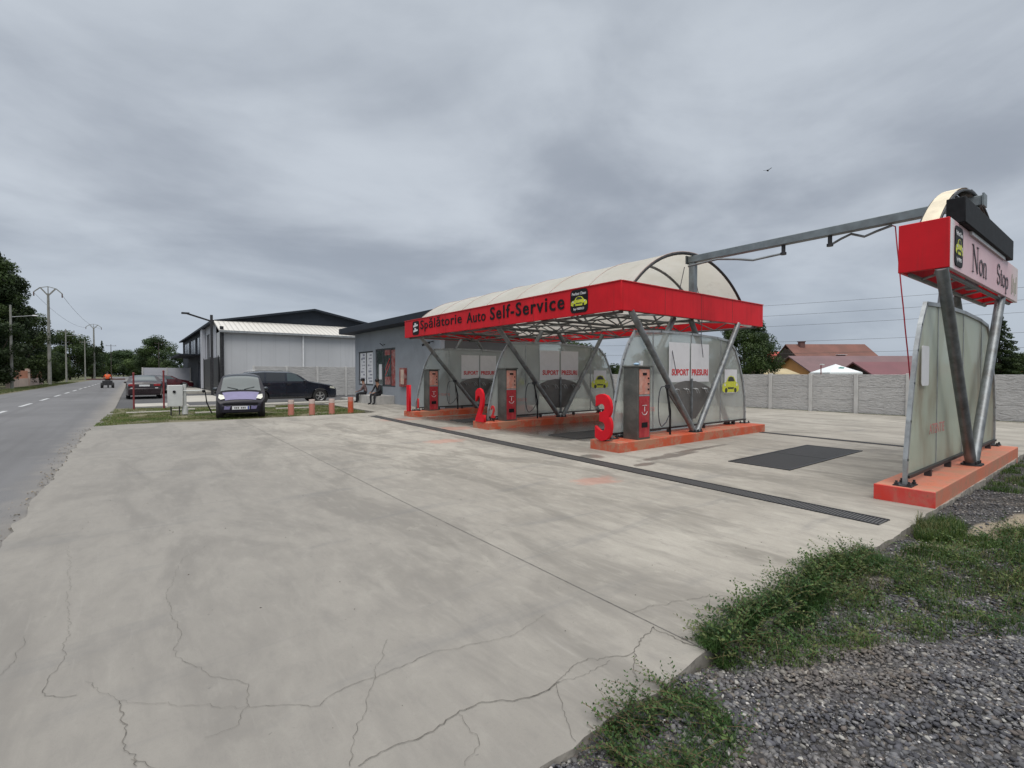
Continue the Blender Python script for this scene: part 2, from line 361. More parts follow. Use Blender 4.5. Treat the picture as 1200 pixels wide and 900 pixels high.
M['wallrib']=m_sheetroof('ribbed_dark_gate',(.045,.048,.05),'Y',2.2)

# ------------------------------------------------------------ mesh helpers
class MB:
    def __init__(s): s.v=[]; s.f=[]; s.m=[]; s.cur=0
    def add(s,vs,fs,mi=None):
        o=len(s.v); s.v+= [tuple(p) for p in vs]; s.f+=[tuple(i+o for i in f) for f in fs]; s.m+=[s.cur if mi is None else mi]*len(fs)
        return s
    def box(s,x0,x1,y0,y1,z0,z1,mi=None):
        vs=[(x,y,z) for z in (z0,z1) for y in (y0,y1) for x in (x0,x1)]
        return s.add(vs,[(0,2,3,1),(4,5,7,6),(0,1,5,4),(2,6,7,3),(0,4,6,2),(1,3,7,5)],mi)
    def beam(s,p0,p1,w,h,mi=None,up=(0,0,1)):
        p0=Vector(p0);p1=Vector(p1);d=(p1-p0).normalized();u=Vector(up)
        if abs(d.dot(u))>.98: u=Vector((1,0,0))
        r=d.cross(u).normalized();u=r.cross(d)
        vs=[p+r*a*w/2+u*b*h/2 for p in (p0,p1) for a,b in ((-1,-1),(1,-1),(1,1),(-1,1))]
        return s.add(vs,[(0,1,2,3),(7,6,5,4),(0,4,5,1),(1,5,6,2),(2,6,7,3),(3,7,4,0)],mi)
    def tube(s,pts,r,seg=10,mi=None,cap=True,r1=None):
        pts=[Vector(p) for p in pts]; n=len(pts); vs=[];fs=[]
        d0=(pts[1]-pts[0]).normalized(); u=Vector((0,0,1)) if abs(d0.z)<.9 else Vector((1,0,0))
        for i,p in enumerate(pts):
            if i==0:d=pts[1]-pts[0]
            elif i==n-1:d=pts[-1]-pts[-2]
            else:d=(pts[i+1]-pts[i]).normalized()+(pts[i]-pts[i-1]).normalized()
            d.normalize(); a=d.cross(u)
            if a.length<1e-4: a=d.cross(Vector((0,1,0)))
            a.normalize(); b=a.cross(d); u=b if True else u
            rr=r if r1 is None else r+(r1-r)*i/(n-1)
            for k in range(seg):
                t=2*PI*k/seg; vs.append(p+a*math.cos(t)*rr+b*math.sin(t)*rr)
        for i in range(n-1):
            for k in range(seg):
                k2=(k+1)%seg; fs.append((i*seg+k,i*seg+k2,(i+1)*seg+k2,(i+1)*seg+k))
        if cap: fs.append(tuple(range(seg))[::-1]); fs.append(tuple((n-1)*seg+k for k in range(seg)))
        return s.add(vs,fs,mi)
    def prism(s,poly,o,ax,ay,depth,mi=None):
        o=Vector(o);ax=Vector(ax);ay=Vector(ay);n=ax.cross(ay).normalized();k=len(poly)
        f=[o+ax*x+ay*y for x,y in poly]; vs=f+[p-n*depth for p in f]
        fs=[tuple(range(k)),tuple(range(2*k-1,k-1,-1))]+[(i,i+k,(i+1)%k+k,(i+1)%k) for i in range(k)]
        return s.add(vs,fs,mi)
    def sphere(s,c,r,seg=12,rings=8,mi=None,sc=(1,1,1)):
        vs=[];fs=[]
        for i in range(rings+1):
            t=PI*i/rings
            for k in range(seg):
                a=2*PI*k/seg; vs.append((c[0]+r*sc[0]*math.sin(t)*math.cos(a),c[1]+r*sc[1]*math.sin(t)*math.sin(a),c[2]+r*sc[2]*math.cos(t)))
        for i in range(rings):
            for k in range(seg):
                k2=(k+1)%seg; fs.append((i*seg+k,(i+1)*seg+k,(i+1)*seg+k2,i*seg+k2))
        return s.add(vs,fs,mi)
    def build(s,name,mats,parent=None,world=True,smooth=True,bevel=0,ang=35):
        if not isinstance(mats,(list,tuple)): mats=[mats]
        me=bpy.data.meshes.new(name); me.from_pydata(s.v,[],s.f)
        for m in mats: me.materials.append(m)
        me.polygons.foreach_set('material_index',s.m)
        bm=bmesh.new(); bm.from_mesh(me); bmesh.ops.recalc_face_normals(bm,faces=bm.faces); bm.to_mesh(me); bm.free()
        return link(name,me,parent,world,smooth,bevel,ang)
def wloc(p):
    v=Vector((0,0,0))
    while p is not None: v+=p.location; p=p.parent
    return v
KS=1.0
def link(name,me,parent=None,world=True,smooth=True,bevel=0,ang=35):
    if KS!=1.0 and world:   # roof survey was taken a little too far out: bring it in about the survey point
        me.transform(Matrix.Translation((0,0,1.5))@Matrix.Scale(KS,4)@Matrix.Translation((0,0,-1.5)))
    o=bpy.data.objects.new(name,me); C.objects.link(o)
    if parent is not None:
        o.parent=parent
        if world: me.transform(Matrix.Translation(-wloc(parent)))
    if smooth:
        me.shade_smooth() if hasattr(me,'shade_smooth') else None
        try: me.set_sharp_from_angle(angle=R(ang))
        except Exception: pass
    if bevel>0:
        b=o.modifiers.new('bevel','BEVEL'); b.width=bevel; b.segments=2; b.limit_method='ANGLE'; b.angle_limit=R(40)
    return o
def tag(o,label=None,cat=None,group=None,kind=None):
    for k,v in (('label',label),('category',cat),('group',group),('kind',kind)):
        if v: o[k]=v
    return o
def thing(name,label,cat,loc=(0,0,0),rz=0,group=None):
    o=bpy.data.objects.new(name,None); C.objects.link(o); o.location=loc; o.rotation_euler=(0,0,rz); o.empty_display_size=.2
    return tag(o,label,cat,group)
def kids(o): return [c for c in bpy.data.objects if c.parent==o]
def copy_tree(o,off=(0,0,0),label=None,parent=None):
    c=o.copy(); C.objects.link(c); c.parent=parent
    if parent is None: c.location=Vector(o.location)+Vector(off)
    if label: c['label']=label
    for ch in kids(o): copy_tree(ch,parent=c)
    return c
_tcache={}
def glyph_mesh(s,bold=0.0,extr=.02,spacing=1.0):
    cu=bpy.data.curves.new('txt','FONT'); cu.body=s; cu.size=1; cu.offset=bold; cu.extrude=extr; cu.space_character=spacing; cu.resolution_u=3
    o=bpy.data.objects.new('txt',cu); C.objects.link(o)
    dg=bpy.context.evaluated_depsgraph_get(); me=bpy.data.meshes.new_from_object(o.evaluated_get(dg))
    bpy.data.objects.remove(o); bpy.data.curves.remove(cu)
    return me
def text(s,name,mat,parent,o,ax,ay,w,h,extr=.01,bold=.0,spacing=1.0,world=True,proud=0.0):
    """o = lower-left corner; fills w x h"""
    me=glyph_mesh(s,bold,1.0,spacing)
    n=len(me.vertices); co=np.zeros(n*3); me.vertices.foreach_get('co',co); co=co.reshape(-1,3)
    mn=co.min(0);mx=co.max(0)
    ax=Vector(ax);ay=Vector(ay);nz=ax.cross(ay).normalized();o=Vector(o)
    X=(co[:,0]-mn[0])/(mx[0]-mn[0])*w; Y=(co[:,1]-mn[1])/(mx[1]-mn[1])*h; Z=(co[:,2]-mn[2])/(mx[2]-mn[2])*extr
    out=np.array(o)[None]+X[:,None]*np.array(ax)+Y[:,None]*np.array(ay)+(Z[:,None]+proud)*np.array(nz)
    me.vertices.foreach_set('co',out.ravel()); me.update(); me.name=name
    me.materials.clear(); me.materials.append(mat)
    return link(name,me,parent,world,smooth=False)
def rr(w,h,r,n=5):
    P=[]
    for cx,cy,a0 in ((w-r,r,-90),(w-r,h-r,0),(r,h-r,90),(r,r,180)):
        for k in range(n+1):
            a=R(a0+90*k/n); P.append((cx+r*math.cos(a),cy+r*math.sin(a)))
    return P
def numpy_mesh(name,V,F,mat,tint=None,kindface=4):
    me=bpy.data.meshes.new(name); nv=len(V); nf=len(F); k=F.shape[1]
    me.vertices.add(nv); me.vertices.foreach_set('co',V.astype(np.float32).ravel())
    me.loops.add(nf*k); me.loops.foreach_set('vertex_index',F.astype(np.int32).ravel())
    me.polygons.add(nf); me.polygons.foreach_set('loop_start',np.arange(0,nf*k,k,dtype=np.int32))
    try: me.polygons.foreach_set('loop_total',np.full(nf,k,dtype=np.int32))
    except Exception: pass
    me.update(calc_edges=True); me.materials.append(mat)
    if tint is not None:
        a=me.color_attributes.new('tint','FLOAT_COLOR','POINT')
        a.data.foreach_set('color',np.c_[tint,np.ones(nv)].astype(np.float32).ravel())
    return me

# ------------------------------------------------------------ camera and light
F=578.; HCAM=1.5; PITCH=math.atan(12/F)
fw=Vector((.61035,.79214,0)).normalized(); rt=Vector((fw.y,-fw.x,0))
fwd=fw*math.cos(PITCH)+Vector((0,0,-math.sin(PITCH))); up=rt.cross(fwd)
cam=bpy.data.cameras.new('camera'); co=bpy.data.objects.new('camera',cam); C.objects.link(co)
cam.sensor_width=36; cam.lens=F/1200*36; cam.clip_end=4000; cam.clip_start=.05
co.matrix_world=Matrix(((rt.x,up.x,-fwd.x,0),(rt.y,up.y,-fwd.y,0),(rt.z,up.z,-fwd.z,HCAM),(0,0,0,1)))
scene.camera=co
vs=scene.view_settings; vs.view_transform='Standard'; vs.look='None'; vs.exposure=.22; vs.gamma=1; vs.use_curve_mapping=False
SUN_EL=R(58); SUN_AZ=(-.45,-.75)  # horizontal direction towards the sun
az=Vector((SUN_AZ[0],SUN_AZ[1],0)).normalized(); sd=az*math.cos(SUN_EL)+Vector((0,0,math.sin(SUN_EL)))
sl=bpy.data.lights.new('sun','SUN'); sl.energy=1.35; sl.angle=R(35); sl.color=(1,.965,.92)
so=bpy.data.objects.new('sun',sl); C.objects.link(so); so.rotation_euler=sd.to_track_quat('Z','Y').to_euler()
w=bpy.data.worlds.new('World'); scene.world=w; w.use_nodes=True; nt=w.node_tree; nt.nodes.clear()
sky=N(nt,'ShaderNodeTexSky'); sky.sky_type='NISHITA'; sky.sun_disc=False; sky.sun_elevation=SUN_EL; sky.sun_rotation=math.atan2(az.x,az.y); sky.dust_density=3
g=N(nt,'ShaderNodeTexCoord').outputs['Generated']
s=N(nt,'ShaderNodeSeparateXYZ'); nt.links.new(g,s.inputs[0]); zz=s.outputs[2]
den=math_(nt,'ADD',math_(nt,'MAXIMUM',zz,0),.16)
cx=N(nt,'ShaderNodeCombineXYZ'); nt.links.new(math_(nt,'DIVIDE',s.outputs[0],den),cx.inputs[0]); nt.links.new(math_(nt,'DIVIDE',s.outputs[1],den),cx.inputs[1])
uv=scaled(nt,cx.outputs[0],(.9,1.0,1),(0,0,R(37)))
n1=noise_(nt,scaled(nt,g,(1,1,2.6),loc=(.35,1.7,.2)),1.9,9,.50,.35); n2=noise_(nt,scaled(nt,uv,(1,1,1),loc=(5.3,2.1,0)),1.0,8,.54,.35)
cl=math_(nt,'ADD',math_(nt,'MULTIPLY',n1,.60),math_(nt,'MULTIPLY',n2,.40))
cc=mixc(nt,ramp(nt,cl,.37,.62),(.268,.298,.348),(.470,.510,.562))
hz=math_(nt,'SUBTRACT',1,ramp(nt,zz,.0,.30))
cc=mixc(nt,math_(nt,'MULTIPLY',hz,.55),cc,(.31,.365,.44))
top=ramp(nt,zz,.30,.62); cc=mixc(nt,math_(nt,'MULTIPLY',top,.45),cc,(.45,.49,.535))
zen=ramp(nt,zz,.66,.95)
cc=mixc(nt,zen,cc,(1.75,1.74,1.70))
skc=N(nt,'ShaderNodeVectorMath',operation='SCALE'); nt.links.new(sky.outputs[0],skc.inputs[0]); skc.inputs[3].default_value=.006
add=N(nt,'ShaderNodeVectorMath',operation='ADD')
nt.links.new(cc,add.inputs[0]); nt.links.new(skc.outputs[0],add.inputs[1])
bg=N(nt,'ShaderNodeBackground'); nt.links.new(add.outputs[0],bg.inputs[0]); bg.inputs[1].default_value=1.0
wo=N(nt,'ShaderNodeOutputWorld'); nt.links.new(bg.outputs[0],wo.inputs[0])

# ------------------------------------------------------------ ground, road, slabs
def sheet(name,x0,x1,y0,y1,z,mat,label=None):
    b=MB(); b.add([(x0,y0,z),(x1,y0,z),(x1,y1,z),(x0,y1,z)],[(0,1,2,3)])
    o=b.build(name,mat,smooth=False); o['kind']='structure'; return o
sheet('ground',-1500,1500,-1500,1500,-.10,M['ground'])
sheet('road',-7.6,-.6,-60,330,-.03,M['asphalt'])
b=MB()
y=-20
while y<300:
    b.box(-4.2,-4.05,y,y+3.2,-.028,-.024); y+=6.5
b.build('road_marking',M['marking'],smooth=False)['kind']='structure'
sheet('road_verge',-9.6,-7.62,-60,330,-.06,M['soil'])
# yard slab with jittered edges, cracks and joints in the one mesh
def fbm(x,y,z=0,o=4):
    return noise.fractal(Vector((x,y,z)),1.0,2.0,o)
b=MB()
left=[]; y=1.43
while y<18.4:
    left.append((-.93+.10*fbm(y*1.3,3.1)+.025*fbm(y*6,9.1),y)); y+=.12
left.append((-.9,18.35))
bott=[]; x=21.7
while x>-.9:
    bott.append((x,1.43+.035*fbm(x*1.7,7.7)+.02*fbm(x*7,1.1)+(-.02 if x<2 else 0))); x-=.08
topl=[(-.9+.2*k, 18.35+.09*fbm(k*.4,2)+.45*math.sin(min(1,k/12)*PI)*.5) for k in range(1,42)]
outer=bott+left+topl+[(7.6,18.6),(7.75,28.6),(21.7,28.6)]
k=len(outer)
top_=[(x,y,0) for x,y in outer]; bot_=[(x,y,-.13) for x,y in outer]
b.add(top_,[tuple(range(k))],0)
b.add(top_+bot_,[(i,(i+1)%k,(i+1)%k+k,i+k) for i in range(k)],1)
def ribbon(mb,pts,w0,w1,z,mi,jit=.0,step=.05,seed=0):
    P=[Vector((p[0],p[1],0)) for p in pts]; Q=[]
    for a,c in zip(P[:-1],P[1:]):
        n=max(2,int((c-a).length/step)); d=(c-a).normalized(); nn=Vector((-d.y,d.x,0))
        for i in range(n):
            t=i/n; q=a+(c-a)*t; amp=jit*min(1,8*t*(1-t)+.3)
            Q.append(q+nn*amp*(1.0*fbm(q.x*3.1+seed,q.y*3.1)+.75*fbm(q.x*9,q.y*9+seed)+.28*random.uniform(-1,1))+d*amp*.5*fbm(q.x*9,q.y*9+seed))
    Q.append(P[-1]); vs=[]
    for i,q in enumerate(Q):
        d=(Q[min(i+1,len(Q)-1)]-Q[max(i-1,0)]).normalized(); nn=Vector((-d.y,d.x,0))
        t=i/(len(Q)-1); w=(w0+(w1-w0)*t)*(.55+.9*abs(fbm(q.x*13,q.y*13+seed)))
        if jit==0: w=w0+(w1-w0)*t
        vs+= [(q.x+nn.x*w/2,q.y+nn.y*w/2,z),(q.x-nn.x*w/2,q.y-nn.y*w/2,z)]
    mb.add(vs,[(2*i,2*i+1,2*i+3,2*i+2) for i in range(len(Q)-1)],mi)
def gp(x,y):   # planning aid: photo coordinates to ground metres, used once to survey the yard
    d=rt*((x-600)/F)+up*((450-y)/F)+fwd; t=-HCAM/d.z; return (d.x*t,d.y*t)
ribbon(b,[(2.45,1.46),(2.5,5.5),(2.78,18.2)],.007,.010,.003,3)
ribbon(b,[(-.8,9.6),(7.2,9.9)],.004,.003,.0035,3,.01,.2)
cr=[([(766,735),(748,752),(741,766),(700,775),(690,772)],.014,.005),([(742,766),(743,785),(748,800)],.014,.006),
 ([(690,772),(655,798),(655,815),(668,850),(675,870)],.007,.005),([(655,800),(620,818),(560,825),(535,838),(520,850),(420,899)],.014,.009),
 ([(535,838),(560,870),(545,899)],.005,.004),([(715,775),(690,790),(650,803)],.006,.004),
 ([(195,700),(208,735),(205,770),(245,790),(285,802),(292,826),(340,826),(375,828),(400,810),(450,790),(500,768)],.005,.008),
 ([(292,826),(280,850),(240,865)],.006,.004),([(140,822),(150,850),(142,870),(155,890),(160,899)],.012,.010),
 ([(100,800),(140,822),(200,828),(290,828)],.005,.004),([(80,740),(75,770),(60,790),(50,812),(90,815)],.006,.008),([(155,890),(190,905),(220,930)],.008,.006),
 ([(80,640),(80,700),(78,740)],.004,.005),([(500,768),(560,755),(600,745),(640,720)],.006,.003),
 ([(740,718),(790,705),(840,700),(880,701)],.007,.006),([(830,765),(800,752),(780,742),(766,735)],.014,.010),
 ([(0,792),(20,770),(30,745)],.007,.004),([(120,530),(150,545),(170,560),(185,585)],.006,.003),([(240,640),(215,655),(195,700)],.004,.004),
 ([(455,750),(440,790),(430,830),(410,899)],.004,.006),([(775,781),(800,800)],.006,.003),([(745,780),(775,800)],.006,.003),([(500,640),(560,633),(600,610)],.004,.002)]
for i,(pts,a,c) in enumerate(cr):
    ribbon(b,[gp(*p) for p in pts],a*(.42 if pts[0][0]>300 else .30),c*(.42 if pts[0][0]>300 else .30),.004+.0004*(i%5),2,.022,.018,i*3.7)
slab=b.build('concrete_yard',[M['concrete'],M['edge'],M['crack'],M['joint']],smooth=False); slab['kind']='structure'
# debris along the road edge and leaf bits on the yard
def stones(name,pts,smin,smax,tints,flat=.6,zbase=None,lab=None):
    n=len(pts)
    ico=bmesh.new(); bmesh.ops.create_icosphere(ico,subdivisions=1,radius=1); ico.verts.ensure_lookup_table()
    bv=np.array([v.co[:] for v in ico.verts]); bf=np.array([[v.index for v in f.verts] for f in ico.faces]); ico.free()
    s_=RNG.uniform(0,1,n)**2.2*(smax-smin)+smin
    q=RNG.normal(size=(n,4)); q/=np.linalg.norm(q,axis=1)[:,None]
    a,b_,c,d=q.T
    Rm=np.stack([1-2*(c*c+d*d),2*(b_*c-a*d),2*(b_*d+a*c),2*(b_*c+a*d),1-2*(b_*b_+d*d),2*(c*d-a*b_),2*(b_*d-a*c),2*(c*d+a*b_),1-2*(b_*b_+c*c)],1).reshape(n,3,3)
    k=bv[None]*RNG.uniform(.4,1.2,(n,len(bv),1))*RNG.uniform(.5,1.1,(n,1,3))
    V=np.einsum('nij,nkj->nki',Rm,k)*s_[:,None,None]
    V[:,:,2]*=flat; V+=pts[:,None,:]; V[:,:,2]+=s_[:,None]*.25
    Fa=(bf[None]+np.arange(n)[:,None,None]*len(bv)).reshape(-1,3)
    T=tints[RNG.integers(0,len(tints),n)]*RNG.uniform(.6,1.2,(n,1))
    pn=np.clip(np.sin(pts[:,0]*2.3+1)*np.sin(pts[:,1]*3.7+pts[:,0]*1.3)+.35*np.sin(pts[:,0]*9)*np.sin(pts[:,1]*11),0,1)[:,None]
    T=T*(1-.45*pn)+np.array([[.20,.165,.13]])*pn*.45*RNG.uniform(.5,1.3,(n,1))
    me=numpy_mesh(name,V.reshape(-1,3),Fa,M['stone'],np.repeat(T,len(bv),0))
    o=link(name,me,smooth=False); return o
def gh(x,y):  # height of the gravel bed
    return -.055+.022*np.sin(x*2.1+y*3)+.012*np.sin(x*7.3-y*5.1)+.010*np.sin(x*13+y*17)
xs=np.linspace(.9,22,180); ys=np.linspace(-6,1.42,90)
GX,GY=np.meshgrid(xs,ys); GZ=gh(GX,GY); V=np.c_[GX.ravel(),GY.ravel(),GZ.ravel()]
i=np.arange(89)[:,None]*180+np.arange(179)[None]; Fq=np.stack([i,i+1,i+181,i+180],-1).reshape(-1,4)
link('gravel_ground',numpy_mesh('gravel_ground',V,Fq,M['gravelbed']))['kind']='structure'
grey=np.array([(.13,.13,.14),(.17,.17,.18),(.10,.10,.115),(.22,.215,.215),(.075,.075,.085),(.30,.29,.27),(.14,.12,.11),(.19,.17,.15),(.42,.41,.38)])
wts=np.array([.2,.18,.18,.1,.14,.06,.06,.05,.03]); greyw=.82*grey[RNG.choice(len(grey),400,p=wts/wts.sum())]
def scatter(n,x0,x1,y0,y1,f=None):
    x=RNG.uniform(x0,x1,n); y=RNG.uniform(y0,y1,n)
    if f is not None:
        k=f(x,y); x=x[k];y=y[k]
    return x,y
def sandy(x,y):
    d=((x-6.6)/1.5)**2+((y+.18*x-2.17)/.17)**2
    return (d>1.0)|(RNG.uniform(0,1,len(x))<.12)
P=[]
x,y=scatter(34000,1.1,4.6,.2,1.42,sandy); P.append(np.c_[x,y,gh(x,y)])
x,y=scatter(16000,4.2,9,-.6,1.42,sandy); P.append(np.c_[x,y,gh(x,y)])
x,y=scatter(9000,9,16,-1.5,1.42,sandy); P.append(np.c_[x,y,gh(x,y)])
x,y=scatter(5000,1.1,5,-1.2,.2); P.append(np.c_[x,y,gh(x,y)])
P=np.concatenate(P)
o=stones('gravel',P,.005,.024,greyw); tag(o,'loose dark grey crushed stone beside the concrete yard','gravel',kind='stuff')
x,y=scatter(2600,1.1,9,.2,1.4); 
o=stones('pale_gravel',np.c_[x,y,gh(x,y)+.010],.005,.015,np.array([(.46,.44,.42),(.36,.33,.30),(.28,.27,.27)])); tag(o,'scattered pale pebbles lying on the dark gravel','gravel',kind='stuff')
yy=RNG.uniform(2,18,700); xx=-.98+RNG.normal(0,.09,700)
o=stones('edge_rubble',np.c_[xx,yy,np.full(700,-.018)],.005,.022,np.array([(.3,.27,.22),(.2,.19,.17),(.36,.3,.22),(.13,.12,.11)])); tag(o,'crumbled concrete and grit along the road edge of the yard','rubble',kind='stuff')
yy=RNG.uniform(1.6,12,140); xx=RNG.uniform(-.5,6,140)
o=stones('yard_debris',np.c_[xx,yy,np.full(140,.0)],.003,.010,np.array([(.05,.04,.03),(.09,.07,.05),(.12,.12,.11)]),.4); tag(o,'tiny leaf bits and grit lying on the concrete yard','debris',kind='stuff')

# ---- grass blades
def blades(name,x,y,z,hmin,hmax,wd,cols,lean=.6,label='',colfreq=1.5):
    n=len(x); h=RNG.uniform(hmin,hmax,n)*(.6+.4*RNG.uniform(0,1,n)); a=RNG.uniform(0,2*PI,n); l=RNG.uniform(.1,lean,n)
    dx=np.cos(a)*l;dy=np.sin(a)*l; px=-np.sin(a+RNG.uniform(-.6,.6,n));py=np.cos(a)
    V=np.zeros((n,7,3)); ts=(0,.4,.75,1)
    for i,t in enumerate(ts):
        ox=x+dx*h*t*t; oy=y+dy*h*t*t; oz=z+h*t*(1-.45*l*t*t)
        ww=wd*(1-t*.75)/2*RNG.uniform(.7,1.3,n)
        if i<3:
            V[:,2*i]=np.c_[ox-px*ww,oy-py*ww,oz]; V[:,2*i+1]=np.c_[ox+px*ww,oy+py*ww,oz]
        else: V[:,6]=np.c_[ox,oy,oz]
    base=np.arange(n)[:,None]*7
    tri=np.array([(0,1,3),(0,3,2),(2,3,5),(2,5,4),(4,5,6)])
    Fa=(base[:,:,None]+tri[None]).reshape(-1,3)
    pn=np.sin(x*colfreq*2.1+1)*np.sin(y*colfreq*2.9+2)*.5+.5
    cols=np.array(cols); idx=np.clip(((pn*.6+RNG.uniform(0,1,n)*.4)*len(cols)).astype(int),0,len(cols)-1)
    T=cols[idx]*RNG.uniform(.7,1.3,(n,1))
    return V.reshape(-1,3),Fa,np.repeat(T,7,0)
def stems(x,y,z,L0,L1,nl,ls,cols,bias=None,droop=.35):
    """creeping stems with small oval leaves"""
    Vs=[];Fs=[];Ts=[];c=0
    for i in range(len(x)):
        a=random.uniform(0,2*PI) if bias is None or random.random()<.35 else bias+random.gauss(0,.7)
        L=random.uniform(L0,L1); e=random.uniform(.15,1.2); p=Vector((x[i],y[i],z[i])); d=Vector((math.cos(a)*math.cos(e),math.sin(a)*math.cos(e),math.sin(e)))
        col=np.array(random.choice(cols))*random.uniform(.7,1.3); k=max(4,int(nl*L/L1)); pts=[]
        for j in range(k):
            p=p+d*(L/k); d=(d+Vector((random.gauss(0,.12),random.gauss(0,.12),-droop/k*2))).normalized()
            if p.z<z[i]+.008: p.z=z[i]+.008; d.z=abs(d.z)*.3
            pts.append(p.copy())
            for sgn in (-1,1):
                sd_=d.cross(Vector((0,0,1))); sd_=sd_.normalized() if sd_.length>.01 else Vector((1,0,0))
                ld=(sd_*sgn+d*random.uniform(.2,.9)+Vector((0,0,random.uniform(-.1,.6)))).normalized()
                s_=ls*random.uniform(.4,1.6)*(1-.4*j/k); wv=ld.cross(Vector((random.gauss(0,.4),random.gauss(0,.4),1))).normalized()*s_*.3
                Vs+=[p,p+ld*s_*.5+wv,p+ld*s_,p+ld*s_*.5-wv]; Fs.append((c,c+1,c+2,c+3)); c+=4; Ts+=[col*random.uniform(.8,1.2)]*4
        # stem
        for q0,q1 in zip([Vector((x[i],y[i],z[i]))]+pts[:-1],pts):
            sd_=Vector((.0012,.0012,0)); Vs+=[q0-sd_,q0+sd_,q1+sd_,q1-sd_]; Fs.append((c,c+1,c+2,c+3)); c+=4; Ts+=[np.array((.16,.11,.06))]*4
    return np.array([v[:] for v in Vs]),np.array(Fs),np.array(Ts)
greens=[(.026,.062,.012),(.042,.088,.018),(.062,.118,.024),(.10,.150,.036),(.035,.075,.018),(.17,.17,.07)]
dgreens=[(.022,.058,.015),(.034,.082,.020),(.050,.108,.026),(.085,.135,.038)]
def inpoly(poly):
    def f(x,y):
        k=np.zeros(len(x),bool); n=len(poly)
        for i in range(n):
            x0,y0=poly[i];x1,y1=poly[(i+1)%n]
            c=((y0>y)!=(y1>y))&(x<(x1-x0)*(y-y0)/(y1-y0+1e-9)+x0); k^=c
        return k
    return f
stripA=[(2.42,1.47),(3.2,1.50),(3.9,1.52),(4.5,1.50),(5.0,1.36),(5.7,1.17),(7.0,.82),(9,.45),(12,.0),(12,-.8),(7,-.3),(5.0,-.05),(4.25,.36),(3.95,.66),(3.3,.92),(2.6,1.14)]
def clumpy(f,th=.42,fr=3.1):
    def g_(x,y):
        nz=np.array([fbm(a*fr,b_*fr,4.2) for a,b_ in zip(x,y)])*.5+.5
        return f(x,y)&(nz+RNG.uniform(-.12,.12,len(x))>th)
    return g_
def grass_obj(name,label,fields,stemf=None,colf=1.5):
    Vs=[];Fs=[];Ts=[];o=0
    for (x,y,hmin,hmax,wd,cols,lean) in fields:
        z=np.where(y<1.40,gh(x,y),0.0) if name!='island_grass' else np.full(len(x),-.03)
        V,Fa,T=blades('',x,y,z,hmin,hmax,wd,cols,lean,colfreq=colf); Vs.append(V);Fs.append(Fa+o);Ts.append(T);o+=len(V)
    me=numpy_mesh(name,np.concatenate(Vs),np.concatenate(Fs),M['grassm'],np.concatenate(Ts)); ob=link(name,me,smooth=False)
    return tag(ob,label,'grass',kind='stuff')
x,y=scatter(62000,2.4,9,-.3,1.53,clumpy(inpoly(stripA),.44,3.6)); x2,y2=scatter(26000,5,12,-.8,1.3,clumpy(inpoly(stripA),.46))
x6,y6=scatter(5000,2.6,8,-.2,1.4,clumpy(inpoly(stripA),.45))
x3,y3=scatter(7000,5.75,6.85,1.02,1.42,lambda a,c:((a-6.25)/.5)**2+((c-1.24)/.17)**2<1)
x4,y4=scatter(5000,9,12.5,1.0,1.4,clumpy(lambda a,c:a>0,.5))
x5=RNG.uniform(2.45,4.9,12000); y5=1.43+RNG.normal(0,.055,12000)+.06*np.sin(x5*5); k5=np.array([fbm(a*2.3,b_*2,8.1) for a,b_ in zip(x5,y5)])>-.22; x5=x5[k5];y5=y5[k5]
grass_obj('weed_grass','dense green grass and weeds spilling from gravel onto the concrete edge',[(x,y,.03,.11,.004,greens,1.2),(x6,y6,.03,.13,.0035,[(.28,.24,.13),(.22,.19,.10),(.14,.13,.06)],1.5),(x2,y2,.05,.13,.007,greens,1.0),(x3,y3,.08,.20,.005,greens[1:],.8),(x4,y4,.04,.10,.006,greens,1.0),(x5,y5,.04,.12,.0045,dgreens,1.5)])
V=[];
xs_,ys_=scatter(3000,2.5,7,.2,1.5,clumpy(inpoly(stripA),.5,3.6)); zs_=gh(xs_,ys_)
xe=RNG.uniform(2.5,4.7,700); ye=np.full(700,1.44)+RNG.normal(0,.05,700)
V1,F1,T1=stems(np.r_[xs_,xe],np.r_[ys_,ye],np.r_[zs_,np.zeros(700)],.08,.26,12,.022,dgreens+[(.12,.15,.05)],bias=R(110))
me=numpy_mesh('creeping_weeds',V1,F1,M['grassm'],T1); tag(link('creeping_weeds',me,smooth=False),'leafy creeping weed stems along the concrete edge by the grass','weeds',kind='stuff')
ell=lambda a,c:((a-1.80)/.30)**2+((c-1.22)/.25)**2<1
x,y=scatter(9000,1.4,2.2,.9,1.5,clumpy(ell,.45,6)); xs_,ys_=scatter(1250,1.4,2.2,.92,1.5,clumpy(ell,.42,5))
V1,F1,T1=stems(xs_,ys_,gh(xs_,ys_),.07,.24,12,.017,dgreens,bias=R(120))
V2,F2,T2=blades('',x,y,gh(x,y),.02,.07,.0035,dgreens,1.2)
F2q=np.c_[F2,F2[:,2]] if False else F2
me=numpy_mesh('leafy_weed_clump',V1,F1,M['grassm'],T1); tag(link('leafy_weed_clump',me,smooth=False),'small leafy weed clump at the slab corner nearest the camera','weeds',kind='stuff')
me=numpy_mesh('short_grass_patch',V2,F2,M['grassm'],T2); tag(link('short_grass_patch',me,smooth=False),'short grass growing through gravel under the leafy weed clump','grass',kind='stuff')

